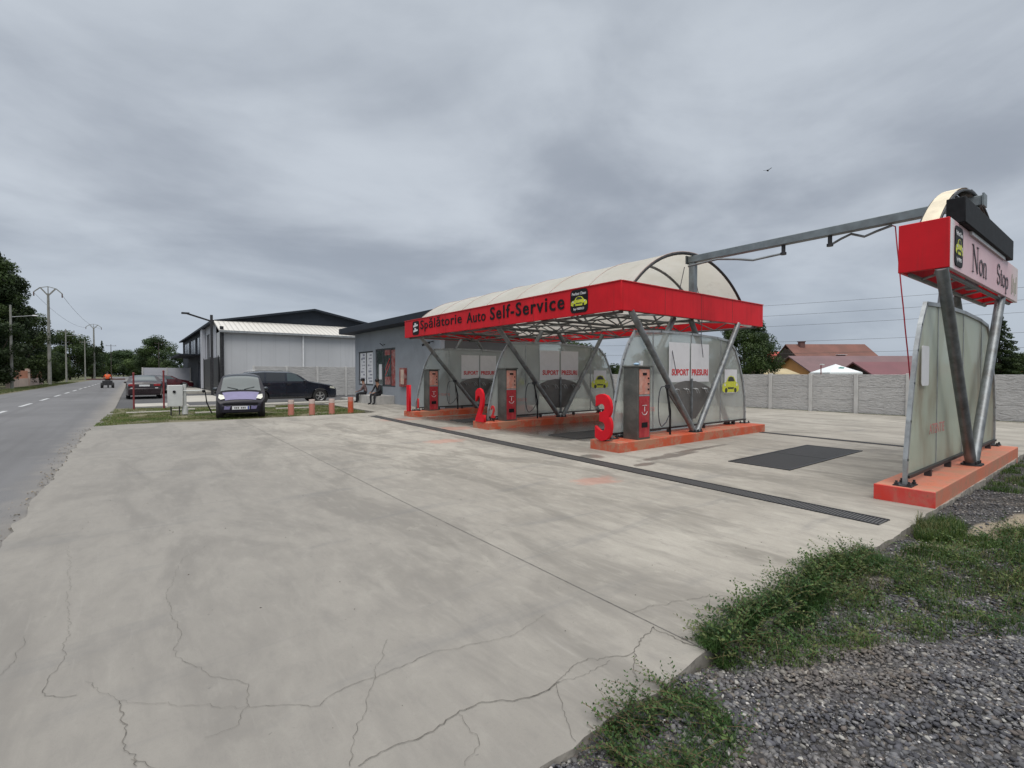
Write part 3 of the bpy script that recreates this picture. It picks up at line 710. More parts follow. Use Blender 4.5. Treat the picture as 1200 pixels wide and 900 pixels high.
# ---- planted island, parking area behind
b=MB(); isl=[(-.9,18.5),(7.0,18.75),(7.55,19.6),(7.5,24.4),(6.0,25.6),(1.6,26.6),(-.6,27.8)]
b.add([(x,y,-.035) for x,y in isl],[tuple(range(len(isl)))]); b.build('grass_island_ground',M['soil'],smooth=False)['kind']='structure'
b=MB(); b.add([(-.6,28.0,-.05),(-.6,200,-.05),(5.2,200,-.05),(5.2,42,-.05),(21.7,42,-.05),(21.7,20,-.05),(-.6,20,-.05)],[tuple(range(7))]); b.build('parking_ground',M['asphalt2'],smooth=False)['kind']='structure'
b=MB(); b.box(4.6,10.2,25.9,26.9,-.05,.06); b.box(1.2,4.4,26.7,27.0,-.05,.04); b.build('pale_kerb_strip',M['paleslab'],bevel=.01)['kind']='structure'
b=MB(); b.box(.1,2.2,28.6,31.5,-.05,-.02); b.box(2.6,5.1,45,64,-.05,.10); b.box(1.9,4.5,32,41,-.05,-.03); b.build('pale_driveway_slabs',M['paleslab'],smooth=False)['kind']='structure'
b=MB()
for (x0,x1,y0,h) in ((1.9,3.9,22.2,.03),(1.3,2.1,24.6,.03),(2.6,5.2,24.5,.03),(-.2,1.2,23.9,.02),(4.9,6.3,22.9,.02)): b.box(x0,x1,y0,y0+.25,-.05,h)
b.build('half_buried_kerb_stones',M['paleslab'],bevel=.01)['kind']='structure'
x,y=scatter(90000,-.95,7.5,18.5,27.6,clumpy(inpoly(isl),.40,1.1))
grass_obj('island_grass','mown patchy grass of the planted strip behind the concrete yard',[(x,y,.03,.085,.011,[(.06,.10,.025),(.09,.14,.03),(.12,.16,.04),(.20,.19,.09),(.16,.17,.07)],1.0)],colf=.9)
x,y=scatter(16000,-9.5,-7.7,20,120); 
o=grass_obj('verge_grass','rough grass verge on the far side of the road',[(x,y,.05,.16,.03,[(.05,.08,.02),(.08,.11,.03),(.15,.14,.07)],1.0)])

# ------------------------------------------------------------ drains and grates
M['grateY']=m_grate('drain_grate_bars','Y',10.); M['grateX']=m_grate('bay_grate_bars','X',7.,.045)
def drain(name,label,p0,p1,w,mat,group):
    t=thing(name,label,'drain',(p0[0],p0[1],0),group=group)
    d=Vector((p1[0]-p0[0],p1[1]-p0[1],0)).normalized(); n=Vector((-d.y,d.x,0)); a=Vector((*p0,0)); c=Vector((*p1,0))
    b=MB(); b.add([a+n*w/2+Vector((0,0,.006)),a-n*w/2+Vector((0,0,.006)),c-n*w/2+Vector((0,0,.006)),c+n*w/2+Vector((0,0,.006))],[(0,1,2,3)]); b.build('grating',mat,t,smooth=False)
    b=MB()
    for s_ in (-1,1): b.beam(a+n*s_*(w/2+.012)+Vector((0,0,.002)),c+n*s_*(w/2+.012)+Vector((0,0,.002)),.022,.018)
    b.build('drain_frame',M['darksteel'],t,smooth=False); return t
drain('drain_channel','long narrow grated drain running in front of all the wash bays',(5.98,1.62),(6.78,17.0),.25,M['grateY'],None)
drain('drain_channel','thin grated drain behind the open wash bay',(12.5,2.1),(12.75,6.1),.12,M['grateY'],None)
def bay_grate(x0,x1,y0,y1,label):
    t=thing('floor_grate',label,'grate',((x0+x1)/2,(y0+y1)/2,0),group='floor grates in the wash bays')
    b=MB(); xm=(x0+x1)/2
    b.box(x0+.04,xm-.01,y0+.04,y1-.04,.001,.009); b.box(xm+.01,x1-.04,y0+.04,y1-.04,.001,.009); b.build('grating',M['grateX'],t,smooth=False)
    b=MB(); b.box(x0,x1,y0,y0+.035,-.01,.013); b.box(x0,x1,y1-.035,y1,-.01,.013); b.box(x0,x0+.035,y0+.036,y1-.036,-.01,.013); b.box(x1-.035,x1,y0+.036,y1-.036,-.01,.013)
    b.build('grate_frame',M['darksteel'],t,smooth=False)
bay_grate(8.05,11.2,3.4,4.4,'dark rectangular floor grate in the open bay beside the right structure')
bay_grate(8.05,11.2,8.0,9.0,'dark floor grate in the wet bay between islands 2 and 3')
bay_grate(8.1,11.2,12.9,13.8,'dark floor grate in the shaded bay between islands 1 and 2')

# ------------------------------------------------------------ wash islands
XA=(1,0,0); ZA=(0,0,1)
def island_base(x0,x1,y0,y1,h,label,mi='kerb'):
    t=thing('wash_island',label,'concrete island',((x0+x1)/2,(y0+y1)/2,0),group='painted concrete islands of the car wash')
    b=MB(); b.box(x0+.02,x1,y0,y1,-.02,h); b.build('island_block',M[mi],t,bevel=.012)
    b=MB(); b.box(x0,x0+.02,y0-.003,y1+.003,-.02,h-.005); b.build('painted_end',M['kerbred' if mi!='kerb' else 'kerb'],t,bevel=.006)
    return t
PROF=[(0.0,.30),(.10,.75),(.22,1.2),(.34,1.6),(.50,1.92),(.72,2.2)]
PT=[(.72,2.2),(1.6,2.24),(2.8,2.24),(3.9,2.20),(4.50,2.14)]
PR=[(4.50,2.14),(4.78,1.92),(5.0,1.55),(5.18,1.1),(5.27,.7),(5.30,.30)]
def partition(x0,y,zb,label,mat,stk):
    t=thing('wash_partition',label,'partition',(x0+2.7,y,zb),group='curved translucent partitions between wash bays')
    out=PROF+PT[1:]+PR[1:]
    
    def clip(a,c):
        pts=[p for p in out if a<=p[0]<=c]
        def at(xx):
            for p,q in zip(out[:-1],out[1:]):
                if p[0]<=xx<=q[0] and q[0]>p[0]: return p[1]+(q[1]-p[1])*(xx-p[0])/(q[0]-p[0])
            return out[-1][1]
        top=[(a,at(a))]+[p for p in pts if a<p[0]<c]+[(c,at(c))]
        return [(a,.10)]+[(c,.10)]+top[::-1] if a>0 else [(0,.10),(c,.10)]+top[::-1][:-1]+[(0,.30)]
    seg=[0,1.35,2.8,4.1,5.30]
    for a,c in zip(seg[:-1],seg[1:]):
        b=MB(); b.prism(clip(a,c),(x0,y+.004,zb),XA,ZA,.012); b.build('translucent_sheet',mat,t,smooth=False)
    b=MB(); P3=[(x0,y,zb)]+[(x0+p[0],y,zb+p[1]) for p in out]+[(x0+5.30,y,zb)]
    # rounded channel following the outline
    for p,q in zip(P3[:-1],P3[1:]):
        d=(Vector(q)-Vector(p)).normalized()*.012; b.beam(Vector(p)-d,Vector(q)+d,.05,.045,up=(0,1,0))
    b.build('edge_frame',M['galvlight'],t,smooth=False)
    b=MB(); b.beam((x0+.0,y-.02,zb+.10),(x0+5.30,y-.02,zb+.10),.045,.035)
    for xx in (.9,1.9,3.3,4.7): b.box(x0+xx-.03,x0+xx+.03,y-.05,y+.02,zb,zb+.08)
    b.build('support_rail',M['darksteel'],t,smooth=False)
    for xx,zh in ((1.35,2.22),(2.8,2.23),(4.1,2.17)):
        b=MB(); b.beam((x0+xx,y+.012,zb+.11),(x0+xx,y+.012,zb+zh),.022,.03,up=(0,1,0)); b.build('joint_strip',M['galvlight'],t,smooth=False)
    b=MB()
    for xx in (0,5.30):
        b.box(x0+xx-.13,x0+xx+.13,y-.09,y+.09,zb,zb+.012)
        for sx in (-.1,.1):
            for sy in (-.06,.06): b.tube([(x0+xx+sx,y+sy,zb),(x0+xx+sx,y+sy,zb+.06)],.013,6); b.tube([(x0+xx+sx,y+sy,zb+.012),(x0+xx+sx,y+sy,zb+.035)],.022,6)
    b.build('foot_plate',M['darksteel'],t)
    return t
def car_print(t,name,o,ax,w,h,proud=0.003,depth=.002,parent=None):
    """a stylised yellow hatchback printed flat"""
    ax=Vector(ax); o=Vector(o); n=ax.cross(Vector(ZA)).normalized()
    sil=[(0,.1),(0,.42),(.08,.55),(.22,.62),(.34,.92),(.5,1),(.68,.95),(.82,.62),(.95,.52),(1,.35),(1,.1),(.9,0),(.1,0)]
    b=MB(); b.prism([(x*w,y*h) for x,y in sil],o+n*(proud),ax,ZA,depth,0)
    roof=[(.30,.66),(.38,.9),(.5,.95),(.64,.9),(.74,.66)]
    b.prism([(x*w,y*h) for x,y in roof],o+n*(proud+.002),ax,ZA,.0015,1)
    for c0,r in ((.22,.15),(.78,.15)):
        b.prism([(c0*w+r*h*math.cos(k*PI/5),.12*h+r*h*math.sin(k*PI/5)) for k in range(10)],o+n*(proud+.003),ax,ZA,.0015,1)
    b.prism([(x*w,y*h) for x,y in ((.3,.3),(.7,.3),(.66,.2),(.34,.2))],o+n*(proud+.004),ax,ZA,.0015,1)
    for c0 in (.14,.86): b.prism([(c0*w+.09*h*math.cos(k*PI/4),.45*h+.09*h*math.sin(k*PI/4)) for k in range(8)],o+n*(proud+.004),ax,ZA,.0015,2)
    return b.build(name,[M['yellow'],M['darkprint'],M['poster']],t,smooth=False)
YOFF=0
def kiosk(x,y,zb,label):
    t=thing('payment_kiosk',label,'kiosk',(x+.2,y+.17,zb),group='red self-service kiosks of the car wash')
    b=MB(); b.box(x,x+.40,y,y+.36,zb,zb+1.44); b.box(x-.02,x+.42,y-.04,y+.38,zb+1.44,zb+1.475)
    b.build('cabinet',M['kioskside'],t,bevel=.006)
    b=MB(); b.box(x+.04,x+.36,y-.012,y+.0,zb+.04,zb+.86); b.build('lower_door',M['kioskred'],t,bevel=.003)
    b=MB(); b.box(x+.04,x+.36,y-.012,y+.0,zb+.90,zb+1.40); b.build('control_panel',M['kioskorange'],t,bevel=.003)
    b=MB(); b.box(x+.04,x+.36,y-.010,y+.0,zb+.865,zb+.895); b.build('trim_strip',M['galvlight'],t)
    b=MB(); b.box(x+.14,x+.26,y-.02,y-.012,zb+1.28,zb+1.33); b.build('coin_slot',M['black'],t)
    for k in range(3): b=MB(); b.tube([(x+.31,y-.012,zb+1.0+k*.11),(x+.31,y-.03,zb+1.0+k*.11)],.018,8); b.build('push_button',M['black'],t)
    b=MB(); b.box(x+.11,x+.29,y-.02,y-.012,zb+.24,zb+.34); b.build('coin_return',M['black'],t)
    b=MB()
    pts=[(x+.2+.09*math.cos(a),y-.014,zb+.58+.09*math.sin(a)) for a in np.linspace(PI*1.1,PI*1.9,8)]
    b.tube(pts,.006,5); b.tube([(x+.2,y-.014,zb+.56),(x+.2,y-.014,zb+.66)],.007,5); b.tube([(x+.13,y-.014,zb+.68),(x+.27,y-.014,zb+.68)],.005,5)
    b.build('door_emblem',M['poster'],t)
    return t
def numeral(s,x,y,zb,w,h,label):
    t=thing('number_sign',label,'number sign',(x,y,zb),group='big red bay numbers')
    text(s,'numeral',M['redbright'],t,(x,y+w/2,zb),(0,-1,0),ZA,w,h,.07,.034)
    b=MB(); b.box(x+.0,x+.08,y-.12,y+.12,zb-.0,zb+.012); b.build('fixing_plate',M['darksteel'],t)
    return t
def mat_holder(xc,y,zb,label):
    t=thing('mat_rack',label,'mat rack',(xc,y,zb+.2),group='fan shaped floor mat racks')
    arc=[(-.92,.93),(-.75,1.03),(-.5,1.11),(-.2,1.15),(.2,1.14),(.5,1.08),(.75,1.0),(.92,.90)]
    poly=[(.22,.26),]+[(p[0],p[1]) for p in arc[::-1]]+[(-.22,.26)]
    b=MB(); b.prism([(p[0],p[1]) for p in poly],(xc,y,zb),XA,ZA,.03); b.build('rack_plate',M['fan'],t,bevel=.004)
    for k in range(4):
        cx=-.60+k*.38; b=MB()
        for s_ in (-1,1): b.tube([(xc+cx+s_*.045-.03,y-.005,zb+.97),(xc+cx+s_*.045-.02,y-.07,zb+.95),(xc+cx+s_*.045+.03,y-.075,zb+.86)],.014,6)
        b.build('mat_clip',M['galvlight'],t)
    b=MB(); b.beam((xc,y-.02,zb+.12),(xc,y-.02,zb+1.2),.05,.04,up=(0,1,0)); b.build('rack_post',M['galv'],t)
    return t
def posters(t,x,y,zb,two=True):
    n='sheet_poster'
    for a,c in ((x,x+.80),(x+.86,x+1.62)):
        b=MB(); b.box(a,c,y-.006,y,zb+1.12,zb+2.02); b.build('notice_board',M['poster'],t,smooth=False)
    text('SUPORT','board_lettering',M['stickerred'],t,(x+.10,y-.008,zb+1.27),XA,ZA,.66,.15,.003,.03)
    text('PRESURI','board_lettering',M['stickerred'],t,(x+.89,y-.008,zb+1.27),XA,ZA,.68,.15,.003,.03)
    b=MB(); b.box(x+2.35,x+2.95,y-.006,y,zb+.82,zb+1.42); b.build('notice_board',M['poster'],t,smooth=False)
    car_print(t,'car_picture',(x+2.24,y-.008,zb+.84),XA,.80,.42)
    text('ATENTIE','side_lettering',M['fadedred'],t,(x-1.0,y-.004,zb+.50),XA,ZA,.5,.09,.002,.0)
def lance(x,y,zb,label):
    t=thing('lance_holder',label,'lance holder',(x,y,zb),group='pressure lance holders')
    b=MB(); b.tube([(x,y,zb),(x,y,zb+.5),(x-.14,y,zb+1.05)],.022,8); b.build('holder_tube',M['black'],t)
    b=MB(); b.tube([(x-.14,y-.03,zb+1.05),(x-.10,y-.03,zb+.6),(x-.02,y-.03,zb+.15)],.012,6); b.box(x-.22,x-.08,y-.055,y-.02,zb+1.0,zb+1.08); b.build('spray_lance',M['darksteel'],t)
    pts=[(x-.18,y-.04,zb+1.05)]+[(x-.36-.13*math.sin(a),y-.05,zb+.62+.42*math.cos(a)) for a in np.linspace(.15,PI,10)]+[(x-.2,y-.04,zb+.28),(x-.05,y-.02,zb+.45)]
    b=MB(); b.tube(pts,.010,6); b.build('hose_loop',M['hoseblack'],t)
    return t
ordn={3:'nearest',2:'middle',1:'farthest'}
isl_spec={3:(7.27,6.12,6.86,0.19),2:(7.52,10.8,11.54,.19),1:(7.66,15.5,16.24,.19)}
for n,(x0,y0,y1,h) in isl_spec.items():
    island_base(x0,13.02,y0,y1,h,{3:'worn orange concrete island carrying the number 3',2:'worn orange concrete island carrying the number 2',1:'orange concrete island carrying the number 1 near the office'}[n])
    ym=y0+.50
    pt=partition(x0+.36,ym,h,{3:'curved translucent partition on the island with number 3, green and white',2:'curved translucent partition on the island with number 2',1:'dark shaded curved partition on the island with number 1'}[n],M['poly'],None)
    pt['label']={3:'curved translucent partition on the island with number 3',2:'curved translucent partition on the island with number 2',1:'shaded curved partition on the island with number 1'}[n]
    posters(pt,x0+2.22,ym-.035,h)
    kiosk(x0+.62,y0+.06,h,{3:'dark red payment kiosk beside the big number 3',2:'orange fronted payment kiosk beside the big number 2',1:'orange fronted payment kiosk beside the big number 1'}[n])
    numeral(str(n),x0+.05,(y0+y1)/2+(.02),h-.002,.42 if n!=1 else .22,.92,'big red standing number %d'%n)
    mat_holder(x0+3.0,ym-.09,h,'dark fan shaped mat rack on the partition numbered %d'%n)
    lance(x0+1.9,y0+.2,h,'black lance holder with hose loop on island number %d'%n)
for n in (2,1):
    x0,y0,y1,h=isl_spec[n]
    t=thing('small_number_sign',{2:'small dark red numeral standing right behind the big number 2',1:'small dark red numeral by the kiosk closest to the office'}[n],'number sign',(x0+.3,y0+.2,h))
    text(str(n),'numeral',M['stickerred'],t,(x0+.32,y0+.30,h+.1),(0,-1,0),ZA,.18 if n==2 else .1,.34,.03,.03)
    b=MB(); b.box(x0+.33,x0+.35,y0+.2,y0+.22,h,h+.11); b.build('stand',M['darksteel'],t)
# small things on the kiosk
t=thing('plastic_cup','white and blue plastic cup left on top of the kiosk numbered 3','cup',(8.2,6.35,1.665))
b=MB(); b.tube([(8.18,6.33,1.667),(8.18,6.33,1.76)],.035,12,r1=.045); b.build('cup',M['white'],t)
t=thing('cleaning_rag','pale blue rag lying on top of the kiosk numbered 3','rag',(8.05,6.35,1.665))
b=MB(); b.sphere((8.06,6.35,1.695),.07,10,6,sc=(1,.8,.42)); b.build('cloth',pm('blue_rag',(.35,.5,.66),.9),t)

# right-hand structure (open bay side)
R4=thing('wash_island','faded salmon concrete island under the right entrance structure','concrete island',(10,1.7,0),group='painted concrete islands of the car wash')
b=MB(); b.box(7.07,12.62,1.45,2.02,-.12,.185); b.build('island_block',M['kerbsalmon'],R4,bevel=.012)
b=MB(); b.box(7.045,7.07,1.447,2.023,-.1,.18); b.build('painted_end',M['kerbred'],R4,bevel=.005)
t=partition(7.22,1.76,.185,'weathered curved partition of the right structure beside the open bay',M['polydirty'],None)
b=MB(); b.prism(rr(.32,.5,.04),(7.72,1.735,1.35),XA,ZA,.006); b.build('blank_notice',M['poster'],t,smooth=False)
text('ATENTIE','side_lettering',M['fadedred'],t,(8.1,1.735,.72),XA,ZA,.75,.13,.002,.0)

# ------------------------------------------------------------ canopy
KS=.955
XF0,XF1,YC0,YC1,ZB,ZT=8.25,14.5,6.91,17.4,2.86,3.48
can=thing('wash_canopy','red edged barrel roof canopy over wash bays 1 and 2 on slanted steel tubes','canopy',(11,12,0))
def board(name,x0,x1,y0,y1,z0,z1,mats,par):
    b=MB(); b.box(x0,x1,y0,y1,z0,z1); return b.build(name,mats,par,bevel=.008)
ff=board('front_fascia',XF0,XF0+.05,YC0,YC1,ZB,ZT,M['red'],can)
sf=board('side_fascia',XF0+.052,XF1,YC0,YC0+.05,ZB,ZT,M['red'],can)
board('rear_fascia',XF1-.05,XF1,YC0+.052,YC1-.052,ZB,ZT,M['red'],can)
board('end_fascia',XF0+.052,XF1,YC1-.05,YC1,ZB,ZT,M['red'],can)
b=MB(); b.beam((XF0+.01,YC0,ZT+.01),(XF0+.01,YC1,ZT+.01),.06,.02); b.beam((XF0+.04,YC0+.01,ZT+.01),(XF1,YC0+.01,ZT+.01),.06,.02); b.build('fascia_trim',M['stickerred'],can)
for y in (8.3,9.8,11.3,12.8,14.3,15.8):
    b=MB(); b.box(XF0-.0022,XF0,y-.004,y+.004,ZB+.01,ZT-.01); b.build('panel_joint',M['darkprint'],ff,smooth=False)
for x in (9.8,11.3,12.8):
    b=MB(); b.box(x-.004,x+.004,YC0-.0022,YC0,ZB+.01,ZT-.01); b.build('panel_joint',M['darkprint'],sf,smooth=False)
def ftext(s_,y0,y1,z0,z1,bold,name='fascia_lettering',sp=1.1):
    text(s_,name,M['black'],ff,(XF0-.002,y0,z0),(0,-1,0),ZA,y0-y1,z1-z0,.012,bold,sp)
ftext('Spălătorie',16.1,13.30,3.00,3.44,.006)
ftext('Auto',13.0,11.97,3.06,3.38,.008)
ftext('Self-Service',11.74,8.64,3.05,3.42,.016,sp=1.18)
def badge(par,o,ax,w,h,scale=1):
    ax=Vector(ax);o=Vector(o);n=ax.cross(Vector(ZA)).normalized()
    b=MB(); b.prism(rr(w,h,w*.18),o+n*.012,ax,ZA,.012); bb=b.build('round_cornered_badge',M['black'],par,smooth=False)
    car_print(par,'badge_car',o+ax*w*.04+Vector((0,0,h*.30))+n*.012,ax,w*.92,h*.40,.003)
    text('Perfect Clean','badge_lettering',M['poster'],par,o+ax*w*.10+Vector((0,0,h*.76))+n*.012,ax,ZA,w*.8,h*.12,.003,.02)
    text('by NERO','badge_lettering',M['poster'],par,o+ax*w*.2+Vector((0,0,h*.09))+n*.012,ax,ZA,w*.6,h*.13,.003,.02)
badge(ff,(XF0,8.43,2.92),(0,-1,0),.56,.54)
b=MB(); b.prism(rr(.5,.5,.09),(XF0-.010,16.72,2.92),(0,-1,0),ZA,.01); b.build('round_cornered_badge',M['black'],ff,smooth=False)
b=MB()
for z_ in (3.02,3.20): b.prism([(.08,0),(.42,.04),(.42,.10),(.28,.09),(.30,.15),(.16,.15),(.17,.08),(.08,.07)],(XF0-.016,16.72,z_),(0,-1,0),ZA,.004)
b.build('badge_mark',M['poster'],ff,smooth=False)
# barrel roof
RC=11.1; ZC=1.22; RAD=3.26; A0=math.acos(1.9/3.26) ; 
def arc_pt(t): # t 0..1
    a=PI-(.60)-(PI-1.20)*t; return (RC+RAD*math.cos(a),ZC+RAD*math.sin(a))
NA=28; b=MB(); ribs=[YC0+.10+i*(YC1-YC0-.20)/7 for i in range(8)]
yy=[]
for a,c in zip(ribs[:-1],ribs[1:]): yy+=[a,a+(c-a)*.33,a+(c-a)*.67]
yy.append(ribs[-1]); vs_=[];fs_=[]
for j,y in enumerate(yy):
    for i in range(NA+1):
        x,z=arc_pt(i/NA); sag=-.02*math.sin(PI*((y-YC0)/1.5%1)); vs_.append((x,y,z+.02+sag*.6))
for j in range(len(yy)-1):
    for i in range(NA): k=j*(NA+1)+i; fs_.append((k,k+1,k+NA+2,k+NA+1))
b.add(vs_,fs_); b.build('roof_membrane',M['cream'],can,ang=60)
for y in ribs:
    b=MB(); pts=[(arc_pt(i/NA)[0],y,arc_pt(i/NA)[1]-.02) for i in range(NA+1)]; b.tube(pts,.035,8); b.build('arch_rib',M['darksteel'] if y in (ribs[0],) else M['galv'],can)
    b=MB(); pts=[(arc_pt(i/NA)[0],y,arc_pt(i/NA)[1]+.035) for i in range(NA+1)]; b.tube([(p[0],p[1],p[2]-.013) for p in pts],.009,5); b.build('roof_seam_strip',M['seam'],can)
# roof trusses
def truss(p0,p1,h,n,name='roof_truss',r=.03,par=can):
    b=MB(); p0=Vector(p0);p1=Vector(p1); u=Vector((0,0,h))
    b.tube([p0,p1],r,8); b.tube([p0+u,p1+u],r*.8,8)
    for i in range(n):
        a=p0+(p1-p0)*(i/n); c=p0+(p1-p0)*((i+.5)/n)+u; d=p0+(p1-p0)*((i+1)/n); b.tube([a,c],r*.55,6); b.tube([c,d],r*.55,6)
    return b.build(name,M['trussgrey'],par)
for x in (8.42,14.3): truss((x,YC0+.1,2.84),(x,YC1-.1,2.84),.30,8)
truss((11.1,YC0+.1,2.84),(11.1,YC1-.1,2.84),.28,8)
for y in (7.05,9.6,12.2,14.8,17.25): truss((8.35,y,2.90),(14.4,y,2.90),.26,4,r=.036)
b=MB()
for i in range(6):
    ya=7.0+i*1.72; xs2=(8.5,11.1) if i%2 else (11.1,8.5); b.tube([(xs2[0],ya,2.95),(xs2[1],ya+1.72,2.95)],.018,6); xs2=(11.1,14.2) if i%2 else (14.2,11.1); b.tube([(xs2[0],ya,2.95),(xs2[1],ya+1.72,2.95)],.018,6)
b.build('wind_bracing',M['galv'],can)
b=MB(); b.tube([(12.6,6.98,2.90),(13.9,6.98,2.86)],.05,8); b.build('lamp_tube',M['poster'],can)
def columns(par,fx_,tl,tr,yf,yt,yb,zb,bl,br,cx_=None):
    """V in front of the partition, inverted V behind it"""
    global KS
    k0=KS; KS=1.0; zt_=2.80; cx_=cx_ or (tl+tr)/2
    sp=[((fx_-.06,yf,zb),(tl,yt,zt_)),((fx_+.06,yf,zb),(tr,yt,zt_)),((bl,yb,zb),(cx_-.35,yb+.12,zt_)),((br,yb,zb),(cx_+.35,yb+.12,zt_))]
    for p,q in sp:
        b=MB(); b.tube([p,q],.066,14); b.build('column',M['galv'],par)
        b=MB(); b.tube([(p[0],p[1],zb),(p[0],p[1],zb+.02)],.12,12)
        for k in range(4): a=PI/4+k*PI/2; b.tube([(p[0]+.09*math.cos(a),p[1]+.09*math.sin(a),zb+.02),(p[0]+.09*math.cos(a),p[1]+.09*math.sin(a),zb+.06)],.014,6)
        b.build('column_foot',M['darksteel'],par)
    KS=k0
for n,(x0,y0,y1,h) in isl_spec.items():
    yo=y0-6.12
    columns(can,10.08+(x0-7.27),8.22,12.55,6.28+yo,6.62+yo,6.72+yo,h,x0+.75,x0+5.0)
# post and wall bits
b=MB(); b.beam((11.1,7.02,3.12),(11.1,7.02,4.25),.15,.15); b.build('beam_post',M['beamgrey'],can,bevel=.01)

# ------------------------------------------------------------ right entrance structure
st=thing('entrance_structure','narrow red and pink roof strip on slanted tubes at the right edge','canopy',(10,1.85,0))
YS0,YS1=1.60,2.13; XS1=13.45
pf=board('pink_sign_board',XF0+.052,XS1,YS0,YS0+.05,ZB,ZT+.02,M['pink'],st)
board('red_end_board',XF0,XF0+.05,YS0,YS1,ZB,ZT+.02,M['red'],st)
board('rear_board',XF0+.052,XS1,YS1-.05,YS1,ZB,ZT,M['red'],st)
board('red_end_board',XS1-.05,XS1-.002,YS0+.052,YS1-.052,ZB,ZT,M['red'],st)
# serif lettering "Non Stop" drawn as thick and thin strokes
def stroke_word(word,o,ax,hh,cw,par,name,mat,th=.03):
    G={'N':([((0,0),(0,1),.4),((0,1),(.75,0),1.),((.75,0),(.75,1),.4),((-.12,0),(.12,0),.4),((-.15,1),(.05,1),.4),((.62,1),(.9,1),.4)],1.05),
       'o':([('arc',(.3,.31),(.27,.29),0,360,.85)],.72),
       'n':([((.08,0),(.08,.58),.9),('arc',(.3,.38),(.2,.2),180,0,.6),((.5,0),(.5,.4),.9),((-.04,0),(.2,0),.35),((.38,0),(.62,0),.35)],.78),
       'S':([('arc',(.3,.74),(.25,.24),30,270,.85),('arc',(.3,.26),(.27,.24),90,-150,.85),((.52,.74),(.52,.95),.35),((.05,.05),(.05,.3),.35)],.72),
       't':([((.18,.1),(.18,.8),.9),((.02,.57),(.38,.57),.35),('arc',(.3,.12),(.12,.1),180,300,.6)],.48),
       'p':([((.08,-.28),(.08,.58),.9),('arc',(.32,.3),(.24,.28),150,-150,.8),((-.06,-.28),(.22,-.28),.35)],.75)}
    b=MB(); ax=Vector(ax); n=ax.cross(Vector(ZA)).normalized(); X=0; o=Vector(o)
    for ch in word:
        S,adv=G[ch]
        for s_ in S:
            if s_[0]=='arc':
                _,c,r,a0,a1,wt=s_; k=12; P=[(c[0]+r[0]*math.cos(R(a0+(a1-a0)*i/k)),c[1]+r[1]*math.sin(R(a0+(a1-a0)*i/k))) for i in range(k+1)]
            else: P=[s_[0],s_[1]]; wt=s_[2]
            for (p,q) in zip(P[:-1],P[1:]):
                P0=o+ax*(X+p[0]*cw)+Vector((0,0,p[1]*hh)); P1=o+ax*(X+q[0]*cw)+Vector((0,0,q[1]*hh))
                b.beam(P0+n*.006,P1+n*.006,th*wt,.006,up=tuple(n))
        X+=adv*cw
    return b.build(name,mat,par,smooth=False)
ink=pm('faded_ink',(.10,.085,.10),.6,0,.3,12)
stroke_word('Non',(9.58,YS0-.001,2.97),XA,.38,.40,pf,'sign_lettering',ink,.035)
stroke_word('Stop',(11.38,YS0-.001,3.00),XA,.33,.40,pf,'sign_lettering',ink,.035)
b=MB()
for k in range(4): b.beam((12.75+k*.15,YS0-.006,2.95+.05*(k%2)),(12.79+k*.15,YS0-.006,3.32-.06*(k%3)),.02,.004,up=(0,1,0))
b.build('worn_lettering',pm('greenish_ink',(.28,.33,.22),.7),pf,smooth=False)
badge(pf,(8.50,YS0,2.92),XA,.42,.52)
# led board
led=thing('led_display','switched off black led display board on the pink sign','display',(10.4,1.6,3.5))
b=MB(); b.box(8.70,12.35,1.53,1.73,3.50,3.84); b.build('display_case',M['blackplastic'],led,bevel=.01)
b=MB(); b.box(9.35,11.9,1.57,1.62,3.45,3.498); b.build('mounting_strip',M['poster'],led)
# arch
b=MB(); pts=[arc_pt(i/NA) for i in range(NA+1)]
vs_=[];
half=[p for p in pts if p[0]<RC-.3]
for (x,z) in half: vs_+=[(x,1.84,z+.02),(x,2.04,z+.02)]
b.add(vs_,[(2*i,2*i+1,2*i+3,2*i+2) for i in range(len(half)-1)]); b.build('roof_membrane',pm('cream_strip',(.74,.65,.49),.6),st)
b=MB(); vs_=[]
for (x,z) in [p for p in pts if p[0]>RC-.45]: vs_+=[(x,1.84,z+.03),(x,2.04,z+.03),(x,2.04,z+.01),(x,1.84,z+.01)]
k=len(vs_)//4; b.add(vs_,[(4*i+a,4*i+(a+1)%4,4*i+4+(a+1)%4,4*i+4+a) for i in range(k-1) for a in range(4)]); b.build('dark_arch',M['darksteel'],st)
for y in (1.84,2.05):
    b=MB(); b.tube([(x,y,z-.02) for x,z in pts],.022,8); b.build('arch_rib',M['darksteel'],st)
b=MB(); b.beam((11.1,1.86,2.9),(11.1,1.86,4.24),.15,.15); b.build('beam_post',M['beamgrey'],st,bevel=.01)
b=MB(); b.tube([(8.4,1.7,2.84),(13.3,1.7,2.84)],.03,8); b.tube([(8.4,2.03,2.84),(13.3,2.03,2.84)],.03,8)
for k in range(6): b.tube([(8.5+k*.8,1.7,2.84),(8.9+k*.8,2.03,2.84)],.018,6)
b.tube([(8.5,1.78,2.84),(8.9,1.78,3.1),(9.4,1.8,3.3)],.025,8)
b.build('roof_truss',M['galv'],st)
columns(st,9.62,7.90,11.75,1.57,1.60,1.90,.185,8.5,12.3,10.5)
KS=.955

